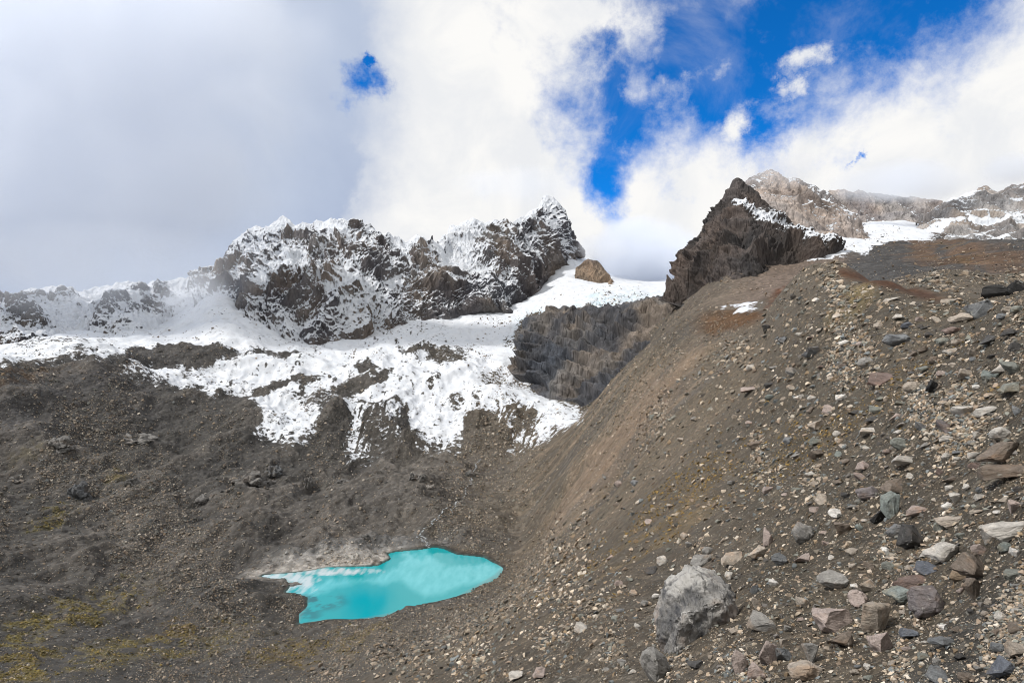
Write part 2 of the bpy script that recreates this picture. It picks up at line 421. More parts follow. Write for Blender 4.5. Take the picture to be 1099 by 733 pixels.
def C(*rgb): return lin(rgb)
T = np.empty((NR, NC, 3)); T[:] = C(88, 81, 72)
nz1 = fbm(P3 / 45.0 + 9, 4).reshape(NR, NC); nz2 = fbm(P3 / 12.0 + 2, 4).reshape(NR, NC); nz3 = fbm(P3 / 3.5 + 5, 4).reshape(NR, NC)
nzp = fbm(np.stack([PXG.ravel() / 40, PYG.ravel() / 22, 0 * PXG.ravel()], 1), 4).reshape(NR, NC)
def tint(mask, rgb, s=1.0):
    global T
    m = np.clip(mask * s, 0, 1)[..., None]; T = T * (1 - m) + C(*rgb) * m
tint(smooth(520, 250, PXG + (PYG - 560) * 0.4), (70, 68, 66), 0.9)                         # darker left slope
tint(blob(60, 440, 170, 45, -20), (74, 72, 72), 0.9)
tint(blob(300, 560, 260, 40, -12) * smooth(-.3, .5, nz2 + 0.3), (94, 88, 82), 0.8)       # brownish valley floor
tint(smooth(0.0, 0.6, nz1), (78, 75, 72), 0.5)
W = onwall.reshape(NR, NC)
st = fbm(np.stack([P3[:, 0] * 0.012, P3[:, 1] * 0.085, 0 * P3[:, 0] + 7], 1), 5, 0.62).reshape(NR, NC)
tint(W, (100, 91, 79), 0.8)
tint(W * smooth(0.05, 0.7, st), (124, 110, 96), 0.7)
tint(W * smooth(0.05, 0.7, -st), (90, 86, 82), 0.7)
tint(blob(665, 480, 130, 18, -50), (128, 110, 94), 0.55)
tint(blob(700, 600, 150, 22, -38) * smooth(-0.2, 0.5, nz3), (122, 104, 74), 0.4)          # ochre grassy strip
tint(smooth(730, 860, PXG) * smooth(300, 330, PYG) * smooth(80, 45, YG), (76, 70, 61), 0.85)
tint(smooth(1000, 1120, PXG + (PYG - 640) * 0.9) * smooth(60, 20, YG), (58, 56, 53), 0.85)
tint(blob(918, 338, 14, 34, 28) * smooth(40, 60, YG), (126, 110, 72), 0.75)
tint(smooth(105, 140, YG) * smooth(860, 900, PXG), (68, 67, 67), 0.95)                      # grey scree beyond the crest
tint(blob(810, 320, 75, 30, -20) * smooth(240, 280, YG), (104, 94, 84), 0.95)
tint(blob(850, 300, 60, 24, -20) * smooth(240, 280, YG), (104, 92, 84), 0.95)
tint(blob(785, 347, 42, 17, 4, 0.35) * smooth(120, 150, YG) * smooth(260, 215, YG), (84, 62, 42), 1.0)
tint(blob(843, 316, 20, 7, -35, 0.5) * smooth(80, 95, YG), (82, 56, 42), 0.95)
crest = np.exp(-((PYN - np.interp(PXG, [880, 905, 960, 1010, 1060, 1099], [290, 293, 306, 322, 316, 312])) / 6.0) ** 2) * smooth(893, 905, PXG) * smooth(28, 42, YG) * smooth(112, 80, YG)
tint(crest * smooth(1030, 1000, PXG), (74, 50, 36), 0.9)
bh = blob(1030, 280, 66, 22, 14, 0.5) * smooth(115, 150, YG)
tint(bh * smooth(-0.6, 0.3, nz1 + nzp), (92, 74, 60), 0.9)
tint(bh * smooth(0.2, 0.6, nz2), (108, 88, 64), 0.5)
tint(blob(1085, 288, 24, 14, 10) * smooth(100, 130, YG), (84, 68, 56), 0.8)
mossn = smooth(-0.35, 0.35, nz3 + 0.5 * nz2)
for (a, b, rx, ry, rot, rgb, s) in ((55, 672, 95, 17, -22, (112, 101, 48), 1), (20, 722, 50, 12, -8, (114, 98, 38), 1), (185, 684, 30, 10, -8, (110, 86, 54), 0.9), (150, 705, 120, 16, -10, (104, 94, 58), 0.8),
                                  (55, 566, 26, 10, -25, (100, 92, 56), 0.8), (18, 537, 18, 4, 0, (110, 98, 40), 0.9), (122, 522, 16, 8, -30, (112, 98, 48), 0.8), (40, 490, 26, 8, -20, (100, 90, 48), 0.7), (20, 410, 60, 8, -5, (94, 72, 48), 0.8),
                                  (330, 705, 80, 10, -8, (110, 92, 56), 0.6)):
    tint(blob(a, b, rx, ry, rot, 0.6) * mossn * smooth(60, 90, YG), rgb, s)
# pale silt around the lake
tint(val.reshape(NR, NC) * smooth(0.5, -0.4, ridgeN.reshape(NR, NC)), (64, 62, 61), 0.75)
tint(val.reshape(NR, NC) * smooth(0.9, 1.5, ridgeN.reshape(NR, NC)), (106, 99, 92), 0.5)
silt = smooth(9, 1, LD) * smooth(470, 400, PXG) * smooth(632, 615, PYG)
tint(np.maximum(silt, blob(352, 606, 66, 9, -3, 0.45)) * smooth(-0.9, 0.1, nz3), (158, 153, 147), 0.95)
tint(blob(400, 592, 90, 6, -4, 0.5) * (LD > 0.5), (104, 104, 104), 0.7)
tint(smooth(2.0, 0.5, LD) * (1 - silt), (58, 55, 52), 0.8)
tint(smooth(0.3, -1.0, LD), (52, 74, 72), 1.0)
gm_ = (smooth(600, 420, PXG) * smooth(60, 110, YG) * 0.55 * (LD > 3) * (1 - np.clip(silt, 0, 1)))[..., None]
T = T * (1 - gm_) + gm_ * (0.35 * T + 0.65 * T.mean(2, keepdims=True)) * 0.80
T = T * (0.93 - 0.07 * smooth(0.0, 0.8, nz1))[..., None]
# ---- snow cover
SNOW_P = np.array([(-900, 250), (-900, 388), (-300, 392), (0, 400), (30, 397), (60, 391), (100, 386), (124, 391), (128, 402), (160, 411), (190, 418), (214, 431), (250, 427), (276, 446), (276, 470), (300, 477), (330, 479), (346, 462), (352, 446), (374, 444), (366, 470), (378, 489),
                   (395, 491), (410, 488), (440, 472), (470, 480), (490, 486), (500, 472), (518, 456), (542, 470), (540, 489), (560, 486), (590, 472), (615, 463), (629, 456), (626, 440), (600, 424), (570, 414), (556, 398), (548, 370), (556, 345), (600, 338), (720, 328), (745, 300), (745, 200), (300, 150)], float)
inframe = (YG > 330) & (PYG < 520)
SD = np.full(XG.shape, 60.0); SD[inframe] = sdist(SNOW_P, WPX[inframe], WPY[inframe])
SD = SD + 5 * nz3 * (np.abs(SD) < 30)
S = smooth(11, -13, SD) * 1.0
sub = np.zeros_like(S)
for (a, b, rx, ry, rot, s) in ((190, 388, 62, 9, -3, 1.0), (290, 384, 40, 5, 4, .55), (285, 425, 60, 5, -14, 0.9), (240, 447, 40, 16, 0, 0.55), (449, 377, 20, 5, 5, 1), (391, 396, 15, 6, 0, 1), (390, 413, 34, 6, -22, .9), (484, 384, 26, 11, 0, 0.6), (540, 414, 26, 9, 20, .45), (437, 465, 6, 20, -14, 1.1),
                               (518, 463, 20, 11, -30, 1.0), (540, 474, 9, 11, 20, 0.8), (352, 432, 40, 8, 0, .35), (410, 440, 26, 4, 10, .5), (470, 352, 30, 8, 0, .12), (560, 455, 18, 16, 20, 0.42), (402, 470, 22, 18, 0, .3), (360, 458, 14, 18, 10, .42), (60, 372, 60, 5, 0, .3), (250, 372, 50, 5, 10, .2)):
    sub = np.maximum(sub, blob(a, b, rx, ry, rot, 0.45) * s)
# melt stripes running down the ice hummocks
stripe = (fbm(np.stack([PXG.ravel() / 4.2 + PYG.ravel() / 9.0, PYG.ravel() / 60, 0 * PXG.ravel()], 1), 3).reshape(NR, NC))
for (a, b, rx, ry) in ((402, 466, 26, 22), (560, 458, 24, 22), (360, 457, 18, 20)):
    sub = np.maximum(sub, blob(a, b, rx, ry, 0, 0.4) * smooth(0.0, 0.35, stripe) * 1.0)
flow = fbm(np.stack([P3[:, 0] / 7.0 + P3[:, 1] / 26.0, P3[:, 1] / 60.0 - P3[:, 0] / 90.0, 0 * P3[:, 0]], 1) + 0.5 * np.stack([nz2.ravel()] * 3, 1), 4, 0.6).reshape(NR, NC)
mid = np.maximum(blob(450, 400, 95, 50, 15, 0.6), blob(330, 405, 90, 30, 5, 0.6))
sub = np.maximum(sub, mid * smooth(0.22, 0.85, flow) * 0.6)
lowsnow = smooth(395, 470, PYG) * 0.16
clean = np.maximum(blob(620, 330, 110, 40, -10, 0.5), np.maximum(blob(225, 345, 50, 25, 0, .5), blob(530, 365, 45, 35, 30, .5)))
Sv = np.clip(S * (0.80 - lowsnow + 0.2 * clean) - sub, -0.3, 1)
Sv -= (0.20 * smooth(0.0, 0.8, nz2) + 0.22 * smooth(0.1, 0.8, nzp) + 0.12 * smooth(0.2, 0.9, nz3)) * S * (0.45 + 0.75 * smooth(370, 430, PYG)) * smooth(700, 600, PXG + 0 * PYG + 400 * smooth(600, 520, YG))
Sv = np.where(S < 0.01, -0.6, Sv)
# upper right snow
ur = np.maximum.reduce([blob(905, 262, 62, 12, -8, 0.4) * smooth(372, 400, YG), blob(962, 250, 50, 18, -5, 0.4) * smooth(520, 600, YG)])
Sv = np.maximum(Sv, np.where(ur > 0.02, ur * 1.0 - 0.1, -0.6))
us = blob(772, 326, 40, 7, 12, 0.5) * smooth(170, 190, YG) * smooth(330, 260, YG)
Sv = np.maximum(Sv, np.where(us > 0.02, us * 0.75 - 0.05, -0.6))
Sv = np.where(YG > 860, np.maximum(Sv, 1.0), Sv)
steepG = np.full(XG.shape, 0.35)

ICE = np.clip(icefall * smooth(0.7, 0.1, crv) * 0.9 + icefall * 0.15, 0, 0.9)
FG = grid_faces(NR, NC)
isnow = (Sv.ravel() > 0.33) & (YG.ravel() > 300)
lab = isnow[FG].mean(1) > 0.5
for nm, sel, lb in (('ground', ~lab, 'grey brown scree and moraine slopes of the valley'), ('snowfield', lab, 'snow covered glacier and snowfields below the ridges')):
    used, ff = compact(GV.reshape(-1, 3), FG[sel])
    vv, tt, ii, ss, st_ = GV.reshape(-1, 3)[used], T.reshape(-1, 3)[used], ICE.ravel()[used], Sv.ravel()[used], steepG.ravel()[used]
    if nm == 'ground':                                           # the slope round the photographer's feet, beyond the fan of the main grid
        ax, ay = np.meshgrid(np.arange(-14, 34, 0.14), np.arange(-9, 16, 0.14))
        yc = np.maximum(ay, 1.25); xr, xl = (PXS[-1] - CX) / FOC * yc, (PXS[0] - CX) / FOC * yc
        zr, zl = np.interp(yc, YG[:, -1], ZG[:, -1]), np.interp(yc, YG[:, 0], ZG[:, 0])
        xm = np.clip(ax, xl, xr); inner = -1.6 + 0.42 * xm - 0.46 * yc - 0.45
        zz = np.where(ax > xr, zr - 0.05 + 0.36 * (ax - xr), np.where(ax < xl, zl - 0.05 + 0.42 * (ax - xl), np.where(ay > 1.25, inner - 0.6, -1.68 + 0.42 * ax + 0.02 * np.maximum(ax, 0) ** 2 - 0.46 * ay)))
        av = np.stack([ax.ravel(), ay.ravel(), zz.ravel()], 1)
        av[:, 2] += 0.10 * fbm(av / 1.1, 3) + 0.03 * fbm(av / 0.3, 3)
        ff = np.concatenate([ff, grid_faces(*ax.shape) + len(vv)]); na = len(av)
        vv = np.concatenate([vv, av]); tt = np.concatenate([tt, np.tile(C(60, 57, 53), (na, 1))])
        ii, ss, st_ = np.concatenate([ii, np.zeros(na)]), np.concatenate([ss, np.full(na, -0.6)]), np.concatenate([st_, np.zeros(na)])
    me = mesh_np(nm, vv, ff)
    add_attrs(me, tt, ice=ii, snow=ss, steep=st_)
    link(nm, me, M_GROUND, kind='structure', label=lb)

# ground look-ups -----------------------------------------------------------
dx_ = np.stack([np.gradient(GV[..., k], axis=1) for k in range(3)], 2); dy_ = np.stack([np.gradient(GV[..., k], axis=0) for k in range(3)], 2)
GN = np.cross(dx_, dy_); GN /= np.linalg.norm(GN, axis=2)[..., None] + 1e-9
del dx_, dy_
def hit(px, py):
    c = int(np.clip(np.searchsorted(PXS, px), 1, NC - 1)); colp = PYN[:, c]
    r = int(np.argmax(colp <= py)) if (colp <= py).any() else NR - 1
    r = max(r, 1)
    t = (colp[r - 1] - py) / max(colp[r - 1] - colp[r], 1e-6); t = min(max(t, 0), 1)
    p = GV[r - 1, c] * (1 - t) + GV[r, c] * t
    return p, GN[r, c], (r, c)

# ------------------------------------------------------------------ mountains: lofted relief sheets
def resample(pl, n):
    pl = np.array(pl, float); d = np.concatenate([[0], np.cumsum(np.hypot(np.diff(pl[:, 0]), np.diff(pl[:, 1])) + 1e-6)])
    t = np.linspace(0, d[-1], n)
    return np.stack([np.interp(t, d, pl[:, k]) for k in range(3)], 1)

def loft(rows, nc, nper, amp, lam, name, matl, tintf, snowf, steep, label, seed=0, back=120.0, jag=1.0, aniso=2.6, sharp=0.6, shear=0.35, octs=7, gain=0.52, gully=0.5, strata=0.0):
    R = [resample(r, nc) for r in rows]
    W = [np.stack([(r[:, 0] - CX) / FOC * r[:, 2], r[:, 2], (CY - r[:, 1]) / FOC * r[:, 2]], 1) for r in R]
    top = W[-1]
    for h in (back * 0.3, back, back * 2.4):                     # the far side of the mountain
        b = top.copy(); b[:, 1] += h * 0.8; b[:, 2] -= h * 0.9; W.append(b)
    W = np.array(W); m = len(W)
    ncnt = [nper] * (len(rows) - 1) + [max(nper // 3, 12)] * 3
    out = []
    for i in range(m - 1):
        a, b, c, d = W[max(i - 1, 0)], W[i], W[i + 1], W[min(i + 2, m - 1)]
        if i + 1 == len(rows) - 1: d = c + (c - b)               # the crest stays sharp
        if i == len(rows) - 1: a = b - (c - b)
        for t in np.linspace(0, 1, ncnt[i], endpoint=False):
            cr = b + 0.5 * t * (c - a + t * (2 * a - 5 * b + 4 * c - d + t * (3 * (b - c) + d - a)))
            out.append((b * (1 - t) + c * t) * (1 - sharp) + cr * sharp)
    V = np.array(out + [W[-1]]); nr = len(V)
    for _ in range(3): V[:, 1:-1] = 0.25 * V[:, :-2] + 0.5 * V[:, 1:-1] + 0.25 * V[:, 2:]
    rows_front = sum(ncnt[:len(rows) - 1])
    dx = np.stack([np.gradient(V[..., k], axis=1) for k in range(3)], 2); dy = np.stack([np.gradient(V[..., k], axis=0) for k in range(3)], 2)
    Nrm = np.cross(dx, dy); Nrm /= np.linalg.norm(Nrm, axis=2)[..., None] + 1e-9
    for _ in range(25):
        Nrm[1:-1] = (Nrm[:-2] + Nrm[1:-1] + Nrm[2:]) / 3; Nrm[:, 1:-1] = (Nrm[:, :-2] + Nrm[:, 1:-1] + Nrm[:, 2:]) / 3
    p = V.reshape(-1, 3); rf = np.arange(nr) / max(rows_front, 1)
    wx = lam * 0.26 * fbm(p / (lam * 1.4) + 31 + seed, 3); wz = lam * 0.26 * fbm(p / (lam * 1.4) + 77 + seed, 3)
    d = np.zeros(len(p)); wgt = np.ones(len(p)); a = 1.0; big = None
    for k in range(octs):
        l = lam / 2.05 ** k; an = max(1.15, aniso * 0.72 ** k); sh = shear * (1 if k % 2 == 0 else 0.2)
        q = np.stack([(p[:, 0] + wx + sh * (p[:, 2] + wz)) / l, p[:, 1] / (l * 1.6), (p[:, 2] + wz) / (l * an)], 1) + seed * 13.7 + 5.3 * k
        n = 1.0 - 2.0 * np.abs(pnoise(q)) if k < 5 else pnoise(q)
        d += a * wgt * (n - 0.45); wgt = np.clip(0.35 + 0.9 * n, 0.25, 1.0) if k < 5 else wgt
        a *= gain
        if k == 3: big = d.copy()
    if strata:
        zz = (p[:, 2] + 0.22 * p[:, 0] + wz * 0.6) / 9.0
        d += strata * (np.abs((zz % 1.0) - 0.5) * 2 - 0.5) * (0.4 + 0.8 * smooth(-0.4, 0.4, pnoise(p / 25.0)))
    env = smooth(0.0, 0.16, rf) * (0.30 + 0.70 * smooth(1.0, 0.86, rf))
    env = np.where(rf > 1, 0.30 + 0.5 * smooth(1.0, 1.3, rf), env)
    d = d.reshape(nr, nc) * env[:, None] * amp
    V2 = V + Nrm * d[..., None]
    crest = np.exp(-((rf - 1.0) / 0.11) ** 2)
    jq = np.stack([p[:, 0] / (lam * 0.7), p[:, 1] / lam, p[:, 2] * 0 + seed], 1)
    jg = fbm(jq, 6, 0.46, ridged=True).reshape(nr, nc)
    V2[..., 2] += crest[:, None] * (jg - 0.75) * amp * 0.42 * jag
    me = mesh_np(name, V2.reshape(-1, 3), grid_faces(nr, nc))
    pv = V2.reshape(-1, 3)
    spx = CX + FOC * p[:, 0] / p[:, 1]; spy = CY - FOC * p[:, 2] / p[:, 1]
    hh = np.repeat(np.clip(rf, 0, 1.3), nc)
    sn = snowf(pv, spx, spy, hh) - gully * np.clip(big, -0.9, 0.9)
    add_attrs(me, tintf(pv, spx, spy, hh), snow=sn, steep=np.full(len(pv), steep))
    return link(name, me, matl, kind='structure', label=label)

def rockcol(base, alt, scale=60.0, seed=1):
    def f(p, px, py, h):
        n = smooth(-0.5, 0.6, fbm(p / scale * np.array([1, 1, 0.5]) + seed, 4))[:, None]
        return C(*base) * (1 - n) + C(*alt) * n
    return f

# M2: the long snow-dusted ridge with the sharp peak
def snow_main(p, px, py, h):
    n = fbm(p / 85.0 * np.array([1, 1, 0.7]) + 3, 4)
    s = 0.84 + 0.56 * n + 0.16 * smooth(0.35, 0.9, h) - 0.55 * smooth(0.36, 0.06, h) * smooth(300, 340, px)
    s = s - 0.22 * smooth(470, 540, px) * smooth(0.75, 0.2, h) + 0.1 * smooth(250, 330, py) * 0
    return s
loft([[(205, 372, 640), (240, 352, 690), (285, 378, 640), (328, 390, 620), (360, 386, 650), (395, 378, 680), (430, 350, 720), (468, 344, 760), (520, 338, 800), (546, 345, 800), (560, 330, 850), (570, 318, 880), (580, 312, 900), (590, 314, 1010)],
      [(210, 350, 660), (240, 330, 700), (285, 358, 655), (328, 374, 640), (360, 368, 665), (395, 362, 690), (430, 335, 730), (468, 330, 770), (520, 324, 805), (550, 330, 812), (565, 310, 880), (579, 297, 920), (588, 289, 940), (598, 292, 1040)],
      [(210, 320, 720), (245, 300, 760), (290, 305, 720), (335, 318, 700), (375, 308, 720), (410, 305, 745), (440, 300, 775), (480, 290, 820), (525, 282, 860), (552, 288, 870), (570, 274, 930), (586, 268, 965), (597, 276, 985), (608, 284, 1090)],
      [(212, 308, 790), (250, 278, 830), (300, 268, 810), (345, 275, 790), (384, 268, 800), (415, 274, 830), (442, 276, 850), (486, 268, 890), (527, 256, 930), (556, 260, 950), (573, 246, 1000), (590, 236, 1030), (604, 252, 1035), (610, 264, 1045), (620, 278, 1130)],
      [(214, 300, 850), (243, 273, 890), (268, 250, 900), (300, 239, 880), (342, 241, 870), (384, 232, 880), (402, 244, 900), (435, 256, 920), (474, 260, 950), (486, 246, 960), (510, 238, 975), (527, 233, 990), (548, 242, 1010), (560, 232, 1030), (574, 224, 1050), (587, 210, 1070), (600, 217, 1070), (612, 236, 1075), (617, 256, 1080), (628, 280, 1150)]],
     1000, 90, 20, 60, 'mountain', M_RIDGE, rockcol((84, 82, 85), (124, 116, 109), 70), snow_main, 0.9, 'long snow dusted rock ridge rising to a sharp peak', seed=1, gain=0.58, gully=0.34, aniso=3.8, shear=0.6)

# M1: the lower left ridge
def snow_left(p, px, py, h):
    return 0.84 + 0.4 * fbm(p / 40.0 + 8, 4) - 0.25 * smooth(0.3, 0.7, h) * smooth(90, 20, px) + 0.25 * smooth(0.35, 0.0, h)
loft([[(-420, 392, 560), (-200, 388, 570), (0, 382, 580), (60, 376, 590), (120, 372, 600), (184, 366, 620), (235, 350, 680)],
      [(-420, 365, 600), (-200, 366, 605), (0, 364, 610), (58, 360, 620), (126, 354, 630), (184, 350, 650), (235, 335, 700)],
      [(-420, 330, 680), (-200, 336, 680), (0, 335, 680), (60, 330, 690), (126, 328, 700), (190, 326, 720), (235, 315, 760)],
      [(-420, 300, 760), (-200, 312, 760), (0, 318, 760), (44, 309, 770), (68, 307, 775), (92, 313, 780), (118, 305, 785), (160, 306, 800), (205, 299, 810), (240, 290, 830)]],
     620, 70, 15, 48, 'mountain', M_RIDGE, rockcol((66, 66, 70), (90, 84, 80), 60), snow_left, 0.9, 'low snowy ridge at the left half hidden by grey cloud', seed=2, gain=0.57, gully=0.40, aniso=3.2, shear=0.5)

# M3: the dark ice-polished rock step beside the glacier
loft([[(550, 402, 560), (556, 410, 545), (575, 424, 505), (610, 436, 465), (645, 446, 425), (700, 446, 385), (760, 400, 360)],
      [(551, 388, 572), (556, 392, 560), (575, 400, 522), (610, 410, 485), (640, 420, 450), (690, 410, 410), (755, 370, 375)],
      [(553, 368, 590), (560, 368, 585), (578, 370, 556), (610, 374, 525), (645, 380, 495), (690, 372, 460), (750, 350, 420)],
      [(556, 352, 612), (566, 346, 612), (584, 341, 600), (607, 336, 590), (635, 342, 560), (672, 338, 540), (710, 332, 520), (750, 326, 480)],
      [(562, 346, 640), (572, 340, 645), (588, 336, 640), (608, 331, 640), (633, 334, 630), (670, 326, 620), (712, 319, 600), (752, 316, 560)]],
     640, 70, 9, 34, 'rock_step', M_DARK, rockcol((72, 74, 79), (114, 108, 102), 45, 4), lambda p, px, py, h: -0.75 + (1.05 + 0.5 * fbm(p / 16.0, 3)) * smooth(0.80, 0.97, h) * smooth(580, 630, px), 1.0, 'dark ice polished rock step beside the glacier', seed=3, strata=0.9, back=50, aniso=4.0, jag=0.05, sharp=1.0, shear=0.1, gain=0.50, gully=0.0)

# M7: small rock pillar at the head of the glacier
loft([[(614, 318, 900), (640, 320, 890), (662, 318, 890)], [(617, 300, 915), (638, 304, 905), (658, 306, 905)], [(618, 287, 930), (628, 280, 935), (642, 279, 935), (650, 291, 930), (657, 303, 930)]],
     120, 40, 6, 22, 'rock_pillar', M_RIDGE, rockcol((104, 92, 84), (140, 122, 104), 30, 2), lambda p, px, py, h: -0.2 + 0 * h, 0.9, 'brown rock pillar at the head of the glacier under cloud', seed=4, back=30)

# M5: paler second summit behind the dark peak
def snow_pink(p, px, py, h):
    band = np.exp(-((py - (212 + (px - 830) * 0.28)) / 7.0) ** 2)
    return 0.16 + 0.45 * fbm(p / 35.0, 4) + 0.6 * band * smooth(840, 870, px) * 0.7
loft([[(770, 262, 560), (815, 262, 560), (850, 262, 560), (890, 268, 560), (938, 270, 580)],
      [(774, 240, 590), (815, 240, 590), (850, 243, 590), (888, 252, 590), (938, 261, 600)],
      [(780, 218, 640), (815, 208, 640), (850, 215, 640), (885, 228, 640), (930, 252, 630)],
      [(784, 208, 690), (797, 199, 690), (808, 191, 695), (827, 183, 700), (845, 190, 700), (862, 197, 690), (884, 206, 680), (906, 222, 660), (921, 238, 650), (937, 257, 640)]],
     380, 66, 10, 42, 'mountain', M_RIDGE, rockcol((128, 121, 118), (174, 165, 159), 50, 5), snow_pink, 1.3, 'pale brown rocky summit with mist behind the dark peak', seed=5, back=90, aniso=2.4, gully=0.25)

# M4: dark cliff of the right peak
def tint_dark(p, px, py, h):
    n = smooth(-0.5, 0.6, fbm(p / 40.0 * np.array([1, 1, 0.35]) + 2, 4))[:, None]
    c = C(58, 55, 54) * (1 - n) + C(92, 84, 80) * n
    return c
def snow_dark(p, px, py, h):
    line = np.interp(px, [785, 800, 836, 862, 900], [216, 214, 232, 250, 256])
    b = np.exp(-((py - line - 7) / 12.0) ** 2) * smooth(782, 796, px)
    return -0.55 + 1.65 * b + 0.25 * fbm(p / 18.0, 4) * b
loft([[(706, 322, 470), (720, 326, 450), (744, 334, 430), (768, 326, 405), (790, 316, 395), (812, 314, 395), (848, 312, 395), (868, 286, 415), (905, 268, 440)],
      [(712, 311, 480), (726, 312, 465), (746, 312, 445), (768, 302, 425), (790, 290, 415), (812, 290, 412), (846, 290, 410), (866, 273, 425), (903, 263, 445)],
      [(724, 304, 500), (738, 290, 490), (756, 274, 478), (772, 262, 465), (792, 256, 455), (815, 258, 450), (842, 264, 440), (866, 262, 438), (901, 261, 452)],
      [(726, 299, 520), (743, 274, 525), (763, 250, 520), (775, 234, 510), (793, 226, 500), (816, 232, 490), (842, 246, 470), (868, 255, 458), (900, 260, 458)],
      [(726, 297, 545), (734, 277, 550), (752, 248, 560), (771, 221, 560), (782, 206, 560), (791, 192, 560), (799, 200, 558), (812, 209, 548), (836, 230, 520), (858, 246, 490), (880, 256, 475), (900, 259, 470)]],
     620, 76, 11, 36, 'mountain', M_DARK, tint_dark, snow_dark, 0.8, 'dark rocky peak above the scree with a snow streaked shoulder', seed=6, back=80, aniso=3.6, shear=0.2, gully=0.15, jag=0.6, gain=0.6)

# back wall in the mist and the far right ridge
def snow_far(p, px, py, h):
    l1 = np.exp(-((py - np.interp(px, [960, 1000, 1040], [262, 250, 236])) / 4.0) ** 2)
    l2 = np.exp(-((py - np.interp(px, [1000, 1040], [218, 208])) / 3.0) ** 2) * smooth(1050, 1035, px)
    l3 = np.exp(-((py - 258) / 3.0) ** 2) * smooth(1020, 1040, px)
    return 0.18 + 0.5 * fbm(p / 30.0, 4) + 0.9 * np.maximum.reduce([l1, l2, l3])
loft([[(890, 258, 820), (930, 258, 820), (970, 262, 800), (1010, 264, 780)], [(890, 235, 880), (930, 240, 880), (970, 240, 870), (1010, 244, 860)], [(890, 205, 940), (921, 206, 940), (960, 210, 940), (1010, 217, 930)]],
     260, 60, 9, 45, 'mountain', M_RIDGE, rockcol((128, 121, 119), (166, 157, 150), 50, 6), lambda p, px, py, h: 0.0 + 0.35 * fbm(p / 40.0, 4), 1.2, 'misty back wall above the upper right snowfield', seed=7, back=60)
loft([[(955, 268, 640), (1000, 268, 620), (1050, 270, 600), (1099, 274, 590), (1200, 276, 590), (1400, 280, 590), (1800, 280, 560)],
      [(962, 262, 680), (1002, 256, 670), (1050, 258, 650), (1099, 262, 640), (1200, 262, 640), (1400, 262, 640), (1800, 260, 600)],
      [(975, 248, 760), (1008, 240, 750), (1050, 234, 740), (1099, 236, 730), (1200, 230, 730), (1400, 225, 730), (1800, 220, 700)],
      [(985, 238, 820), (1003, 221, 840), (1039, 207, 850), (1054, 200, 850), (1072, 203, 850), (1099, 197, 850), (1200, 190, 850), (1400, 180, 850), (1800, 170, 800)]],
     620, 66, 10, 45, 'mountain', M_RIDGE, rockcol((122, 118, 116), (166, 159, 153), 50, 8), snow_far, 1.2, 'grey banded ridge with snow ledges at the far right', seed=8, back=90, aniso=1.3, gully=0.2, strata=0.5)

# ------------------------------------------------------------------ lake
PAINTED_REFLECTION = [(306, 640), (330, 627), (360, 621), (400, 620), (425, 608), (436, 598), (424, 595), (458, 588), (468, 599), (480, 606), (505, 607), (525, 602), (545, 609), (522, 625), (497, 629), (478, 637), (456, 641), (442, 633), (428, 623), (412, 629), (392, 624), (362, 631), (335, 641)]
def lake():
    xs = np.arange(LAKE[:, 0].min() - 5, LAKE[:, 0].max() + 5, 0.45); ys = np.arange(LAKE[:, 1].min() - 5, LAKE[:, 1].max() + 5, 0.55)
    X, Y = np.meshgrid(xs, ys); sdl = sdist(LAKE, X, Y)
    V = np.stack([X.ravel(), Y.ravel(), np.full(X.size, LAKE_Z)], 1)
    f = grid_faces(*X.shape); f = f[(sdl.ravel()[f] < 2.2).all(1)]
    used, f = compact(V, f); co = V[used]
    me = mesh_np('lake', co, f)
    px = CX + FOC * co[:, 0] / co[:, 1]; py = CY - FOC * co[:, 2] / co[:, 1]
    sd = -sdl.ravel()[used]
    n = fbm(np.stack([co[:, 0] / 7, co[:, 1] / 7, 0 * co[:, 0]], 1), 5, 0.6)
    n2 = fbm(np.stack([co[:, 0] / 2.2, co[:, 1] / 9, 0 * co[:, 0] + 4], 1), 4, 0.6)
    t = C(0, 146, 152) * np.ones((len(co), 1))
    def bl(cx, cy, rx, ry): return smooth(1.5, .5, np.sqrt(((px - cx) / rx) ** 2 + ((py - cy) / ry) ** 2))
    def put(m, rgb):
        nonlocal t
        m = np.clip(m, 0, 1)[:, None]; t = t * (1 - m) + C(*rgb) * m
    pd = -sdist(np.array(PAINTED_REFLECTION, float), px + 2.0 * n, py + 2.2 * n2)
    put(smooth(-3.0, 5.0, pd) * (0.62 + 0.25 * n2), (98, 184, 192))                      # pale cloud and snow reflection painted into the water colour
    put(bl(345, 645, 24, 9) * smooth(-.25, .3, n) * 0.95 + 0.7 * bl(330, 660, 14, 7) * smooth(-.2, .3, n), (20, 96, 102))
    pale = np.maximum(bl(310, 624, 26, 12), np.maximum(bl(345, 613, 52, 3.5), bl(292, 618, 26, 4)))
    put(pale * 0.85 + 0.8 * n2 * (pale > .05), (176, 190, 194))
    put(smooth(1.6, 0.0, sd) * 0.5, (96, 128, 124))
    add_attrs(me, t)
    m, nt = mat('turquoise_meltwater')
    pos = nt.n('ShaderNodeNewGeometry').outputs['Position']
    h = nt.noise(pos, 0.9, 4, 0.6)
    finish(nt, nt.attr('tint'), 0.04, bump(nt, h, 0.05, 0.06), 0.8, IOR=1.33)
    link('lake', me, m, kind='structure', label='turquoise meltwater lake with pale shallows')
lake()

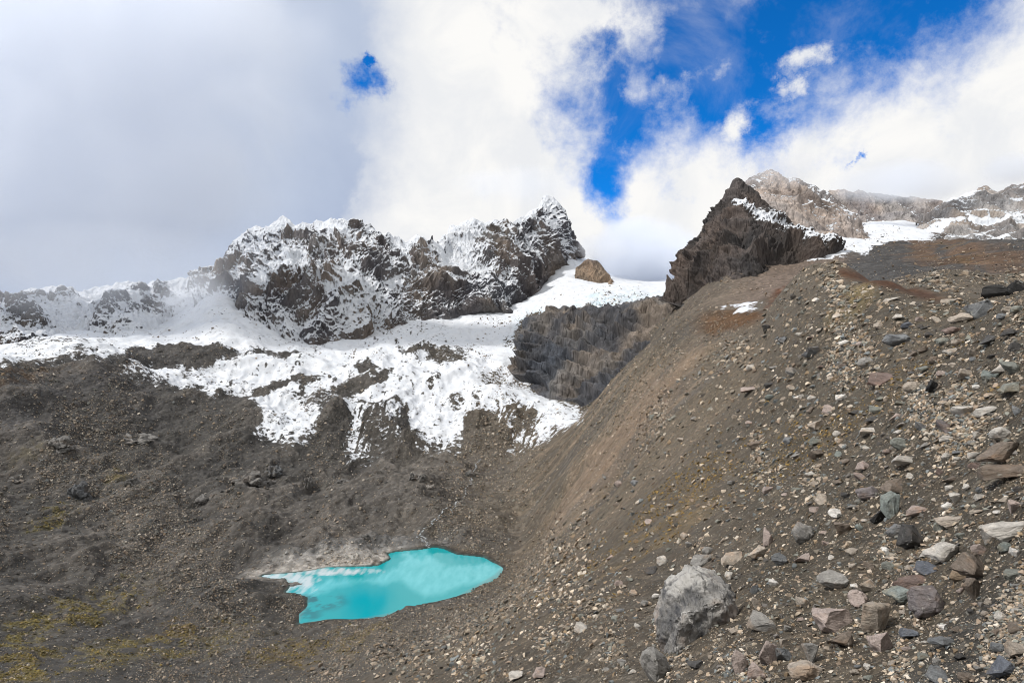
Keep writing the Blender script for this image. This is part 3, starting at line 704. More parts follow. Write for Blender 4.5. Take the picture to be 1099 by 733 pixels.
# ------------------------------------------------------------------ stream running into the lake
def stream():
    m, t = mat('white_water')
    pos = t.n('ShaderNodeNewGeometry').outputs['Position']
    n = t.noise(pos, 1.5, 4)
    finish(t, t.mix(n, (0.14, 0.15, 0.16, 1), (0.50, 0.53, 0.55, 1)), 0.3)
    V, F = [], []
    for br, (pl, wd) in enumerate([([(515, 492), (509, 501), (503, 520), (494, 537), (475, 548), (462, 563), (450, 572), (456, 580), (462, 587)], 0.36),
                    ([(494, 537), (486, 545), (482, 552), (470, 556), (462, 563)], 0.25), ([(512, 510), (505, 514), (503, 522)], 0.25), ([(452, 572), (447, 576), (455, 582), (460, 588)], 0.28)]):
        pts = []
        for i in range(len(pl) - 1):
            for s in np.linspace(0, 1, 14, endpoint=False):
                pts.append((pl[i][0] * (1 - s) + pl[i + 1][0] * s, pl[i][1] * (1 - s) + pl[i + 1][1] * s))
        for i, (a, b) in enumerate(pts):
            a += 1.6 * math.sin(i * 0.55 + br) + random.uniform(-.7, .7)
            p, _, _ = hit(a, b)
            w = wd * random.uniform(0.35, 1.2)
            base = len(V)
            V += [(p[0] - w, p[1], p[2] + 0.16), (p[0] + w, p[1] + 0.15, p[2] + 0.16)]
            if i and random.random() > 0.28: F.append((base - 2, base - 1, base + 1, base))
    me = mesh_np('stream', np.array(V), np.array(F)); link('stream', me, m, kind='structure', label='thin white meltwater stream running down to the lake')
stream()

# ------------------------------------------------------------------ stones
def hull(seed, npts, flat=(1, 1, 0.7), cube=0.35):
    r = random.Random(seed); bm = bmesh.new()
    for _ in range(npts):
        v = Vector((r.gauss(0, 1), r.gauss(0, 1), r.gauss(0, 1))).normalized()
        mx = max(abs(v.x), abs(v.y), abs(v.z)); v = v * (1 - cube) + (v / mx) * cube * 0.8
        v *= r.uniform(0.82, 1.05)
        bm.verts.new((v.x * flat[0], v.y * flat[1], v.z * flat[2]))
    g = bmesh.ops.convex_hull(bm, input=bm.verts[:])
    loose = [v for v in bm.verts if not v.link_faces]
    bmesh.ops.delete(bm, geom=loose, context='VERTS')
    for v in bm.verts: v.co *= 0.5
    return bm

def rubble(name, n, region, lo, hi, alpha, seed, label, smin, smaxf, dens, pal=None, flat=(.4, .8)):
    """one object of uncountable small stones lying on the ground"""
    rng = np.random.default_rng(seed)
    protos = []
    for k in range(22):
        bm = hull(seed * 100 + k, rng.integers(7, 12), cube=0.55, flat=(1, rng.uniform(.65, .95), rng.uniform(*flat)))
        bmesh.ops.triangulate(bm, faces=bm.faces[:]); bm.verts.index_update()
        protos.append((np.array([v.co[:] for v in bm.verts]), np.array([[v.index for v in f.verts] for f in bm.faces]))); bm.free()
    dpy = -np.diff(PYN, axis=0, append=PYN[-1:]); dpy[dpy < 0] = 0; dpx = np.gradient(PXS)[None, :]
    w = (np.minimum(dpy, 6) + 0.02) * dpx * VIS * region * dens
    w = w.ravel(); cs = np.cumsum(w); u = np.sort(rng.uniform(0, cs[-1], n)); idx = np.searchsorted(cs, u)
    r, c = idx // NC, idx % NC
    r1 = np.minimum(r + 1, NR - 1); c1 = np.minimum(c + 1, NC - 1); a, b = rng.uniform(size=(2, n))[..., None]
    pos = (GV[r, c] * (1 - a) + GV[r1, c] * a) * (1 - b) + (GV[r, c1] * (1 - a) + GV[r1, c1] * a) * b
    Y = pos[:, 1]
    s_px = lo * (rng.uniform(size=n)) ** (-1 / alpha); s_px = np.minimum(s_px, hi)
    s = np.clip(s_px * Y / FOC, smin, smaxf(Y))
    nrm = GN[r, c]
    base = T[r, c]
    pal = pal if pal is not None else np.array([C(142, 130, 114), C(156, 140, 122), C(152, 140, 126), C(120, 112, 100), C(106, 104, 98), C(120, 120, 112), C(176, 162, 144), C(92, 88, 84), C(132, 114, 92), C(108, 112, 112), C(186, 176, 162), C(138, 122, 106)])
    colr = pal[rng.integers(0, len(pal), n)] * rng.uniform(0.6, 1.45, n)[:, None]
    far = smooth(30, 160, Y)[:, None] * 0.45
    colr = colr * (1 - far) + base * (1.05 + 0.9 * rng.uniform(size=n))[:, None] * far
    vs, fs, ts = [], [], []; off = 0
    th = rng.uniform(0, 6.283, n); tl = rng.normal(0, 0.35, (n, 2))
    kind = rng.integers(0, len(protos), n)
    for k, (pv, pf) in enumerate(protos):
        sel = np.where(kind == k)[0]
        if not len(sel): continue
        ct, sn = np.cos(th[sel]), np.sin(th[sel])
        nz = nrm[sel] * 0.75 + np.array([0, 0, 0.25]); nz[:, :2] += tl[sel]; nz /= np.linalg.norm(nz, axis=1)[:, None]
        tx = np.stack([ct, sn, 0 * ct], 1); tx -= nz * (tx * nz).sum(1)[:, None]; tx /= np.linalg.norm(tx, axis=1)[:, None]
        ty = np.cross(nz, tx)
        v = pv[None] * s[sel][:, None, None]
        w_ = v[..., 0:1] * tx[:, None] + v[..., 1:2] * ty[:, None] + v[..., 2:3] * nz[:, None] + pos[sel][:, None] + nz[:, None] * (s[sel] * rng.uniform(-0.12, 0.2, len(sel)))[:, None, None]
        m = len(pv)
        vs.append(w_.reshape(-1, 3)); fs.append((pf[None] + (np.arange(len(sel)) * m)[:, None, None] + off).reshape(-1, 3))
        ts.append(np.repeat(colr[sel], m, 0)); off += m * len(sel)
    me = mesh_np(name, np.concatenate(vs), np.concatenate(fs), False)
    add_attrs(me, np.concatenate(ts))
    return link(name, me, M_STONE, kind='stuff', label=label)

dry = (LD > 0.6) & (Sv < 0.2) & ~((crest > 0.35) & (PXG < 1015))
right = smooth(560, 760, PXG + (PYG - 560) * -0.1)
stony = 0.35 + 0.65 * smooth(700, 860, PXG) + 0.0 * PXG
clump = 0.22 + 1.7 * smooth(-0.1, 0.7, fbm(P3 / np.maximum(YG.ravel()[:, None] * 0.12, 0.3), 4).reshape(NR, NC))
RS = dict(smin=0.02)
rubble('near_rubble', 195000, dry & (YG < 130) & (PXG > 330) & (PXG < 1700), 1.5, 8.5, 1.45, 21, 'small angular stones scattered over the near moraine slope', 0.012, lambda Y: 0.12 + 0.02 * Y, stony * clump * smooth(1900, 1150, PXG), flat=(.32, .75))
mossy = np.maximum.reduce([blob(55, 672, 95, 17, -22), blob(20, 722, 50, 12, -8), 0.7 * blob(185, 684, 30, 10, -8), 0.5 * blob(150, 705, 120, 16, -10), 0.6 * blob(55, 566, 26, 10, -25), 0.5 * blob(330, 705, 80, 10, -8)]) * mossn
rubble('moss_cushions', 9000, dry & (YG > 60) & (YG < 330) & (PXG < 480) & (PXG > -120) & (mossy > 0.08), 1.4, 5.0, 2.4, 26, 'low yellow green moss and grass cushions on the valley floor', 0.2, lambda Y: 0.25 + 0.007 * Y, mossy, np.array([C(118, 104, 48), C(100, 92, 50), C(88, 82, 48), C(132, 112, 52), C(96, 84, 58)]), (.3, .5))
rubble('gravel', 150000, dry & (YG < 110) & (PXG > 420) & (PXG < 1500), 0.85, 2.2, 3.0, 25, 'fine grit and gravel between the stones', 0.006, lambda Y: 0.05 + 0.012 * Y, (0.5 + 0.5 * right) * smooth(1700, 1150, PXG), np.array([C(96, 88, 77), C(110, 100, 87), C(78, 73, 67), C(124, 113, 98), C(90, 88, 84), C(140, 128, 112), C(64, 61, 58)]))
rubble('valley_rubble', 110000, dry & (YG >= 100) & (PXG > -160) & (PXG < 1240), 1.05, 4.8, 2.4, 22, 'small grey stones strewn over the valley floor and far slopes', 0.25, lambda Y: 0.4 + 0.009 * Y, clump * (0.4 + 0.6 * smooth(300, 100, YG)))
debris_at = smooth(0.0, 0.6, nz1 + nzp) + 0.06
rubble('snow_debris', 2600, (LD > 1) & (Sv >= 0.2) & (YG > 330) & (YG < 800) & (PXG > 0), 1.0, 4.0, 2.4, 23, 'dark stones lying on the dirty lower snow', 0.4, lambda Y: 0.5 + 0.006 * Y, clump * debris_at)
ochre = np.maximum.reduce([blob(690, 590, 150, 22, -40), blob(720, 540, 80, 16, -40), blob(620, 690, 60, 24, -30), 0.5 * blob(930, 470, 160, 60, -30)])
rubble('cushion_plants', 4200, dry & (YG < 150) & (PXG > 400) & (PXG < 1150) & (ochre > 0.1), 1.3, 6.0, 2.2, 24, 'ochre cushion plants and dry grass between the stones', 0.02, lambda Y: 0.1 + 0.012 * Y, ochre * smooth(-.1, .5, nz3 + nz2), np.array([C(128, 106, 62), C(118, 98, 64), C(104, 88, 58), C(136, 112, 66), C(98, 84, 60)]), (.35, .6))



# ------------------------------------------------------------------ single rocks: one object each
COLR = dict(grey=(134, 131, 126), pale=(184, 176, 164), tan=(168, 148, 124), pink=(164, 136, 124), green=(120, 128, 116), teal=(112, 132, 128), blue=(84, 98, 120), bgrey=(104, 112, 120),
            dark=(74, 72, 72), brown=(122, 100, 78), red=(122, 90, 78), purple=(114, 102, 106), white=(208, 204, 198), black=(44, 44, 46), ochre=(150, 116, 66))
CNAME = dict(grey='grey', pale='pale grey', tan='tan', pink='pinkish', green='greenish grey', teal='bluish green', blue='dark blue', bgrey='blue grey', dark='dark grey', brown='brown', red='reddish brown', purple='purplish grey', white='whitish', black='black', ochre='ochre')
SHP = dict(b='block', s='flat slab', a='angular rock', r='rounded rock', u='upright stone')
OBN = dict(b='rock', s='flat_stone', a='rock', r='rock', u='rock')

def refine(bm, seed, cuts, amp, freq=2.6, bev=0.05):
    bmesh.ops.dissolve_limit(bm, angle_limit=0.22, verts=bm.verts[:], edges=bm.edges[:])
    try: bmesh.ops.bevel(bm, geom=bm.edges[:], offset=bev, segments=2, profile=0.6, affect='EDGES', clamp_overlap=True)
    except Exception: pass
    bmesh.ops.triangulate(bm, faces=bm.faces[:])
    for _ in range(cuts): bmesh.ops.subdivide_edges(bm, edges=bm.edges[:], cuts=1, use_grid_fill=True)
    bmesh.ops.triangulate(bm, faces=bm.faces[:])
    bm.normal_update()
    co = np.array([v.co[:] for v in bm.verts]); nn = np.array([v.normal[:] for v in bm.verts])
    d = amp * (fbm(co * freq + seed * 3.1, 5, 0.55) * 0.7 - 0.9 * np.maximum(0, fbm(co * freq * 1.3 + seed * 7.7 + 50, 3, 0.5, ridged=True) - 0.75))
    for v, k, q in zip(bm.verts, d, nn): v.co += Vector(q) * float(k)

def rock_mesh(kind, seed, name='rock', cuts=2):
    f = {'b': (1, .85, .85), 's': (1, .8, .42), 'a': (1, .85, .75), 'r': (1, .9, .8), 'u': (1, .8, 1)}[kind]
    n = {'b': 13, 's': 13, 'a': 10, 'r': 26, 'u': 11}[kind]
    bm = hull(seed, n, f, {'b': .75, 's': .6, 'a': .2, 'r': .25, 'u': .6}[kind])
    refine(bm, seed, cuts, 0.05, bev=0.035 if kind != 'r' else 0.06)
    # the same outer size for every prototype
    co = np.array([v.co[:] for v in bm.verts]); lo, hi = co.min(0), co.max(0)
    for v in bm.verts: v.co = Vector(((v.co.x - (lo[0] + hi[0]) / 2) / (hi[0] - lo[0]), (v.co.y - (lo[1] + hi[1]) / 2) / (hi[1] - lo[1]), (v.co.z - (lo[2] + hi[2]) / 2) / (hi[2] - lo[2])))
    me = bpy.data.meshes.new(name); bm.to_mesh(me); bm.free()
    me.materials.append(M_ROCK); me.polygons.foreach_set('use_smooth', [True] * len(me.polygons))
    try: me.set_sharp_from_angle(angle=math.radians(38))
    except Exception: pass
    return me
PROTO = {k: [rock_mesh(k, 40 + 17 * i + ord(k)) for i in range(6)] for k in SHP}
RR = random.Random(5)
GROUP = 'single rocks lying on the moraine slope'
PLACED = []                                                       # px, py, w, h
def put_rock(px, py, w, h, colour, kind, label, group=GROUP, name=None, cat='rock', tilt=12, mesh=None):
    p, n, _ = hit(px, py + 0.36 * h)
    Y = p[1]; m = Y / FOC
    me = mesh or RR.choice(PROTO[kind])
    o = bpy.data.objects.new(name or OBN[kind], me); COL.objects.link(o)
    W, H = w * m, h * m
    if kind == 's': H = max(H * 0.85, W * 0.22)
    D = (W * 0.8 + H * 0.4) if kind != 'u' else W * 0.9
    o.scale = (W * 1.04, D * RR.uniform(.8, 1.1), H * 1.08)
    yaw = RR.uniform(-25, 25) + RR.choice((0, 180))
    side = RR.uniform(4, 20) if kind == 's' else RR.uniform(-tilt, tilt)
    o.rotation_euler = (math.radians(RR.uniform(-tilt, tilt)), -math.radians(side) * (1 if abs(yaw) < 90 else -1), math.radians(yaw))
    z = (CY - py) / FOC * Y
    o.location = (p[0] + 0, Y + 0.25 * D, z - 0.10 * H)
    j = RR.uniform(0.85, 1.1); c = lin(COLR[colour]); g_ = c.mean(); c = (g_ * np.array([1.04, 1.0, 0.94]) * 0.6 + c * 0.4) * j
    o.color = (*[float(v) for v in c], 1)
    o['label'] = label; o['category'] = cat; o['group'] = group; o['kind'] = 'thing'
    PLACED.append((px, py, w, h)); return o

HAND = """
759 591 12 9 grey r|small grey stone on top of the little cairn behind the great boulder
753 603 22 11 grey s|flat grey stone in the middle of the little cairn behind the great boulder
757 612 18 10 brown s|brownish stone at the foot of the little cairn behind the great boulder
705 717 32 33 grey r|lichen spotted grey rock at the lower left foot of the great boulder
787 601 23 11 tan s
783 619 9 8 pale a
815 593 21 14 tan b
825 576 14 18 pink b
865 573 20 22 grey r|grey rounded rock beside a pinkish block, above the great boulder to its right
838 601 16 14 bgrey r
862 599 15 12 pink a
819 671 27 21 grey a|grey and tan rock overhanging a dark hollow right of the great boulder
826 704 18 24 pink b
794 713 18 26 pink u
843 703 17 16 bgrey a
871 702 15 24 grey u
868 722 34 19 tan s|large tan flat slab cut by the bottom edge of the photo
831 626 11 7 white a
864 647 12 12 tan a
842 689 10 12 tan b
787 677 9 9 tan a
748 713 20 8 dark s|dark grey slab in the shade under the great boulder
812 723 17 18 pink b
711 602 11 10 pale r
700 613 15 6 dark s
897 624 30 20 grey r|lumpy pale grey rock above the grey and pink block
932 629 18 12 tan b
924 644 20 18 pink r
898 664 43 28 pink b|broad grey and pink block left of the tall tan block
943 663 29 38 tan u|tall tan and grey block leaning beside the pink cube
947 688 23 25 pink b|pinkish cube shaped block below the tall leaning tan block
905 687 26 19 brown a
971 639 27 17 teal s|bluish green slab tilted against the purple rock
981 626 27 12 red s
998 647 31 33 purple r|large purple grey rock beside the bluish green slab
997 610 21 14 blue s
1047 632 15 27 brown u|brown upright stone propped under the white veined rock
1053 610 38 22 brown b|grey brown rock crossed by white veins
1030 619 14 12 ochre a
1087 617 17 12 green a
978 681 16 12 blue s
1079 718 31 16 blue s|dark blue slate slab in the bottom right corner
1094 698 15 17 tan b
1016 690 25 11 bgrey s
1010 725 21 14 bgrey b
918 629 8 7 white a
914 608 9 6 tan a
1035 441 23 11 pale a
1061 441 19 11 pale s
1016 458 18 14 purple a
1016 471 14 9 pale s
936 462 20 10 pale s
969 476 15 13 green r
991 457 12 11 bgrey a
976 494 27 12 pale s|long pale grey slab with a dark end in the middle of the slope
1045 488 14 9 pale s
1078 465 21 14 pale r
1082 484 44 20 brown b|big brown boulder at the right edge above the pale edged slab
1085 508 42 20 brown s|big brown slab with pale edge under the brown boulder
1087 570 42 17 pale s|long pale tan slab at the right edge
959 541 21 29 teal u|greenish triangular slab standing upright over a dark gap
945 553 14 18 black b
934 529 21 14 purple r
965 523 28 13 brown s
984 549 22 12 pink s
985 577 29 25 dark b|large dark grey block above the pale pinkish boulder
962 570 16 14 bgrey r
1018 592 35 20 pale b|large pale pinkish boulder with rough top
1027 534 13 11 pale a
1017 543 10 7 white r
1023 560 25 10 tan s
1009 565 10 14 green r
1077 537 12 8 tan a
1089 543 12 14 pink a
1081 587 13 10 teal r
1061 577 13 12 grey a
1054 590 14 11 pink a
1092 593 9 9 white a
905 426 10 7 white a
917 592 13 7 tan s
929 500 17 9 pink s
1054 331 21 23 bgrey b|blue grey boulder standing on the upper right crest
1039 340 24 13 tan s
966 364 25 13 bgrey r|rounded blue grey rock below the small blue stone high on the slope
976 349 12 8 blue r
969 339 15 6 pale s
949 405 27 16 red s|reddish brown wedge shaped slab in the upper slope
930 388 15 11 grey r
924 369 8 6 pink a
1022 377 13 9 pale s
1005 414 13 14 black b
1040 400 16 12 tan b
1075 396 21 10 pale s
1090 394 20 14 green b
1066 403 12 10 teal a
1092 416 26 10 green s
1064 364 23 8 dark s
1090 355 23 8 dark s
1078 339 11 7 bgrey r
1083 332 12 8 tan r
1094 331 12 8 green r
1072 312 27 17 black b|black angular rock on the upper right skyline
1096 307 13 16 black a
1021 322 18 7 tan s
959 321 15 5 pale s
1024 354 17 8 red s
624 674 14 10 pale b
554 726 16 10 pale s
578 724 14 12 pink s
664 626 8 6 pink a
785 518 8 6 grey a
901 339 14 6 pale s
825 413 10 8 dark a
858 426 12 7 white s
823 352 10 8 dark a
"""
LAND = {}                                                         # landmark phrases for the labels of their neighbours
hand, lab_of = [], {}
for line in HAND.strip().splitlines():
    a, _, lb = line.partition('|'); px, py, w, h, c, k = a.split()
    hand.append((int(px), int(py), int(w), int(h), c, k, lb))
LANDMARKS = [(750, 663, 'great pale topped boulder'), (897, 624, 'lumpy pale grey rock'), (943, 663, 'tall tan block'), (947, 688, 'pinkish cube block'), (998, 647, 'purple grey rock'), (1053, 610, 'white veined rock'),
             (971, 639, 'bluish green slab'), (868, 722, 'large bottom edge tan slab'), (1079, 718, 'dark blue slate slab'), (865, 573, 'grey rounded rock'), (959, 541, 'upright greenish slab'), (985, 577, 'dark grey block'), (1018, 592, 'large pale pinkish boulder'),
             (1082, 484, 'big brown boulder'), (1087, 570, 'long pale edge slab'), (976, 494, 'long pale grey slab'), (949, 405, 'reddish wedge slab'), (966, 364, 'rounded blue grey rock'), (1054, 331, 'blue grey crest boulder'), (1072, 312, 'black skyline rock'),
             (819, 671, 'grey overhanging rock'), (757, 602, 'little cairn'), (905, 292, 'high grassy crest'), (918, 338, 'yellowish patch on the slope'), (785, 346, 'rust brown grass patch'), (540, 610, 'right tip of the lake'), (700, 560, 'ochre plant strip'), (820, 500, 'middle of the open scree')]
USED = set(l for *_, l in hand if l)
def rel(px, py, lx, ly):
    dx, dy = px - lx, py - ly; r = math.hypot(dx, dy)
    pre = 'just ' if r < 32 else ('far ' if r > 95 else '')
    ang = math.degrees(math.atan2(-dy, dx)) % 360
    w = ['right of', 'up and right of', 'above', 'up and left of', 'left of', 'down and left of', 'below', 'down and right of'][int((ang + 22.5) // 45) % 8]
    return pre + w
def auto_label(px, py, w, h, c, k):
    size = 'tiny' if w < 8 else 'small' if w < 11 else 'medium' if w < 17 else 'large'
    near = sorted(LANDMARKS, key=lambda L: math.hypot(px - L[0], py - L[1]))[:4]
    cand = []
    for L in near[:3]:
        cand.append(f"{size} {CNAME[c]} {SHP[k]} {rel(px, py, L[0], L[1])} the {L[2]}")
    for A in near[:3]:
        for B in near:
            if A is B: continue
            cand.append(f"{size} {CNAME[c]} {SHP[k]} {rel(px, py, A[0], A[1])} the {A[2]}, towards the {B[2]}")
    for q in cand:
        if q not in USED and len(q.split()) <= 16: USED.add(q); return q
    return None
for (px, py, w, h, c, k, lb) in hand:
    put_rock(px, py, w, h, c, k, lb or auto_label(px, py, w, h, c, k))
# further rocks, strewn as in the photo: many at the upper right, fewer towards the open scree
CK = ['grey', 'pale', 'tan', 'pink', 'green', 'bgrey', 'dark', 'brown', 'white', 'purple', 'teal', 'red']; CW = [16, 18, 18, 12, 9, 7, 9, 9, 6, 3, 3, 2]
tries = 0
while len(PLACED) < 288 and tries < 20000:
    tries += 1
    px, py = RR.uniform(640, 1097), RR.uniform(296, 730)
    top = np.interp(px, [640, 740, 800, 850, 905, 960, 1010, 1060, 1099], [470, 380, 368, 334, 308, 324, 336, 326, 322])
    if py < top: continue
    dens = 0.12 + 0.88 * float(smooth(820, 1010, px)) * (1.0 if py < 600 else 0.6) + 0.25 * float(smooth(600, 700, py))
    if px < 800 and py < 540: dens *= 0.35
    if RR.random() > dens: continue
    w = min(7.0 * RR.random() ** (-1 / 2.1), 19)
    if py < 345: w = min(w, 10)
    if px < 780: w = min(w, 9)
    if any(abs(px - a) < (w + b) * 0.62 and abs(py - d) < (w * .7 + e) * 0.62 for a, d, b, e in PLACED) or (705 < px < 800 and 600 < py < 732): continue
    k = RR.choices('bsaru', [4, 8, 6, 3, 1])[0]; c = RR.choices(CK, CW)[0]
    h = w * {'b': .75, 's': .42, 'a': .7, 'r': .75, 'u': 1.3}[k] * RR.uniform(.85, 1.15)
    lb = auto_label(px, py, w, h, c, k)
    if lb: put_rock(px, py, w, h, c, k, lb)

# ---- the great boulder with its pale top and white veins
def boulder():
    m, t = mat('veined_boulder')
    geo = t.n('ShaderNodeNewGeometry'); tc = t.n('ShaderNodeTexCoord').outputs['Object']
    sp = t.n('ShaderNodeSeparateXYZ'); t.l(tc, sp.inputs[0])
    n1 = t.noise(tc, 2.6, 8, 0.68, 0.6); n2 = t.noise(tc, 11.0, 6, 0.7); st = t.noise(t.vmath('MULTIPLY', tc, (5.0, 1.2, 1.6)), 1.6, 6, 0.62, 1.2)
    base = t.mix(t.remap(n1, 0.3, 0.7), tuple(lin((96, 96, 97))) + (1,), tuple(lin((176, 172, 166))) + (1,))
    base = t.mix(t.math('MULTIPLY', t.remap(st, 0.5, 0.66), 0.65), base, tuple(lin((58, 60, 66))) + (1,))
    base = t.mix(t.math('MULTIPLY', t.remap(t.noise(tc, 1.8, 4), 0.52, 0.66), 0.5), base, tuple(lin((150, 128, 112))) + (1,))
    base = t.mix(1.0, base, t.mix(n2, (0.6, 0.6, 0.6, 1), (1.35, 1.35, 1.35, 1)), 'MULTIPLY')
    # pale mineral crust, plus painted sunlight brightening the upper left shoulder
    top = t.math('ADD', sp.outputs[2], t.math('MULTIPLY', sp.outputs[0], -0.42))
    top = t.math('MULTIPLY_ADD', t.math('SUBTRACT', n1, 0.5), 0.7, top)
    base = t.mix(t.math('MULTIPLY', t.remap(top, 0.46, 0.58), 0.9), base, tuple(lin((190, 187, 182))) + (1,))
    wv = t.voro(t.vmath('ADD', tc, t.vmath('SCALE', t.noise(tc, 3.0, 3, col=True), sc=0.25)), 1.5, 'Distance', 'DISTANCE_TO_EDGE')
    base = t.mix(t.math('MULTIPLY', t.remap(wv, 0.012, 0.004), t.math('MULTIPLY', t.remap(n1, 0.44, 0.54), 0.8)), base, (0.62, 0.6, 0.57, 1))
    h = t.math('MULTIPLY_ADD', n2, 0.3, t.math('MULTIPLY_ADD', st, 0.7, n1))
    finish(t, base, 0.85, bump(t, h, 1.0, 0.14), 0.3)
    K = 1 / 4.235
    outl = [(104, 505), (112, 440), (150, 345), (215, 285), (283, 243), (372, 262), (440, 285), (462, 345), (462, 430), (432, 505), (300, 548), (230, 612), (180, 628), (122, 575)]
    front = [(165, 395), (200, 540), (250, 330), (345, 300), (330, 440), (400, 430), (255, 545), (160, 560)]
    backp = [(190, 340), (290, 262), (420, 300), (440, 450), (200, 570), (320, 520)]
    g, n, _ = hit(716, 706); Y = g[1] + 0.45; u = Y / FOC
    bm = bmesh.new()
    def P(x, y, d): return (((680 + x * K) - 750) * u, d * 85 * u, (663 - (560 + y * K)) * u)
    for x, y in outl: bm.verts.new(P(x, y, random.uniform(-.1, .1)))
    for x, y in front: bm.verts.new(P(x, y, -0.40 + random.uniform(-.06, .06)))
    for x, y in backp: bm.verts.new(P(x, y, 0.5))
    bmesh.ops.convex_hull(bm, input=bm.verts[:]); bmesh.ops.delete(bm, geom=[v for v in bm.verts if not v.link_faces], context='VERTS')
    refine(bm, 3, 4, 0.06, 1.7, 0.015); bm.normal_update()
    for v in bm.verts: pass
    co_ = np.array([v.co[:] for v in bm.verts]); dd = 0.022 * fbm(co_ * 6.0, 4, 0.6, ridged=True)
    for v, q in zip(bm.verts, dd): v.co += v.normal * float(q)
    me = bpy.data.meshes.new('boulder'); bm.to_mesh(me); bm.free(); me.materials.append(m)
    me.polygons.foreach_set('use_smooth', [True] * len(me.polygons))
    try: me.set_sharp_from_angle(angle=math.radians(42))
    except Exception: pass
    o = bpy.data.objects.new('boulder', me); COL.objects.link(o)
    o.location = ((750 - CX) * u, Y, (CY - 663) * u)
    o['label'] = 'great grey boulder with pale whitish top, largest rock on the near slope'; o['category'] = 'boulder'
boulder()

def crag_mesh(seed):
    bm = hull(seed, 34, (1, .9, .8), .3); refine(bm, seed, 4, 0.16, 2.4, 0.01)
    me = bpy.data.meshes.new('rock_outcrop'); bm.to_mesh(me); bm.free(); me.materials.append(M_CRAG)
    me.polygons.foreach_set('use_smooth', [True] * len(me.polygons))
    try: me.set_sharp_from_angle(angle=math.radians(35))
    except Exception: pass
    return me
M_CRAG = M_ROCK.copy(); M_CRAG.name = 'outcrop_rock'
for nd in M_CRAG.node_tree.nodes:
    if nd.bl_idname == 'ShaderNodeTexNoise': nd.inputs['Scale'].default_value *= 1.8
    if nd.bl_idname == 'ShaderNodeBump': nd.inputs['Distance'].default_value = 1.2
CRAG = [crag_mesh(300 + k) for k in range(5)]
# ---- rock outcrops on the far valley side
for (px, py, w, h, c, k, lb) in ((264, 505, 52, 24, 'grey', 'r', 'broad grey outcrop with white streaks below the snow edge'), (286, 500, 26, 14, 'bgrey', 'r', 'blue grey outcrop joined to the broad streaked outcrop'), (218, 530, 26, 16, 'dark', 'a', 'dark jagged outcrop left of the broad streaked one'),
                             (77, 520, 27, 24, 'bgrey', 'b', 'bluish grey outcrop on the left hillside'), (141, 512, 20, 14, 'grey', 'b', 'small grey outcrop between the bluish and the jagged outcrops'), (326, 512, 14, 15, 'grey', 'b', 'grey square outcrop between snow and lake'),
                             (363, 515, 24, 11, 'dark', 's', 'low dark outcrop with pale edges above the lake'), (448, 507, 20, 14, 'dark', 'a', 'dark angular outcrop left of the stream'), (502, 505, 16, 10, 'grey', 'a', 'grey outcrop where the stream begins'),
                             (8, 512, 26, 8, 'dark', 's', 'dark flat outcrop at the left edge'), (55, 470, 36, 16, 'dark', 'r', 'dark rounded outcrop high on the left hillside'), (130, 466, 60, 14, 'dark', 's', 'long dark band of rock high on the left hillside'),
                             (349, 652, 13, 6, 'dark', 's', 'flat dark rock islet in the lake'), (480, 583, 26, 4, 'dark', 's', 'dark rock bar at the far shore of the lake'), (315, 628, 22, 3, 'dark', 's', 'thin dark gravel bar in the pale shallows'), (460, 520, 11, 7, 'pale', 'b', 'pale block beside the stream'), (390, 574, 12, 6, 'grey', 'a', 'grey rock near the pale lake shore')):
    oc = put_rock(px, py, w, h * 1.6, 'grey' if c == 'dark' else c, 'a', lb, mesh=RR.choice(CRAG), group='rock outcrops around the valley floor', name='rock_outcrop', cat='outcrop', tilt=4)
    oc.location.z -= oc.scale.z * 0.30; oc.color = (oc.color[0] * .62, oc.color[1] * .62, oc.color[2] * .63, 1)

# ------------------------------------------------------------------ cloud banks lying on the ridges
def cloud(px, py, Y, rx, ry, rz, dens, name, label, seed, nscale=0.012, thr=0.42, low=0.0, colour=(0.93, 0.955, 1.0)):
    cx, cz = (px - CX) / FOC * Y, (CY - py) / FOC * Y
    bm = bmesh.new(); bmesh.ops.create_icosphere(bm, subdivisions=4, radius=1.0)
    v = np.array([q.co[:] for q in bm.verts])
    n = 1.0 + 0.16 * fbm(v * 1.7 + seed, 4)
    for q, k in zip(bm.verts, n): q.co = Vector((q.co.x * rx * k, q.co.y * ry * k, q.co.z * rz * k))
    me = bpy.data.meshes.new(name); bm.to_mesh(me); bm.free()
    m, t = mat('cloud_vapour')
    tc = t.n('ShaderNodeTexCoord').outputs['Object']
    u = t.vmath('DIVIDE', tc, (rx, ry, rz))
    r = t.vmath('LENGTH', u)
    off = t.vmath('ADD', tc, (seed * 91.0, seed * 37.0, 0))
    nz = t.noise(off, nscale, 4, 0.58, 0.3)
    k = t.math('SUBTRACT', 1.0, r)
    k = t.math('MULTIPLY_ADD', t.math('SUBTRACT', nz, 0.5), 1.6, k)
    f = t.remap(k, thr - 0.42, thr + 0.35)
    f = t.math('MULTIPLY', f, t.remap(r, 0.98, 0.72))
    vol = t.n('ShaderNodeVolumePrincipled'); vol.inputs['Color'].default_value = (*colour, 1); vol.inputs['Anisotropy'].default_value = 0.25
    t.l(t.math('MULTIPLY', f, dens), vol.inputs['Density'])
    o = t.n('ShaderNodeOutputMaterial'); t.l(vol.outputs[0], o.inputs['Volume'])
    m.cycles.volume_sampling = 'MULTIPLE_IMPORTANCE' if hasattr(m.cycles, 'volume_sampling') else m.cycles.volume_sampling
    ob = link(name, me, m, kind='stuff', label=label); ob.location = (cx, Y, cz)
cloud(40, 90, 640, 350, 80, 270, 0.030, 'cloud_bank', 'grey cloud bank lying over the left ridge', 1, 0.008, 0.36)
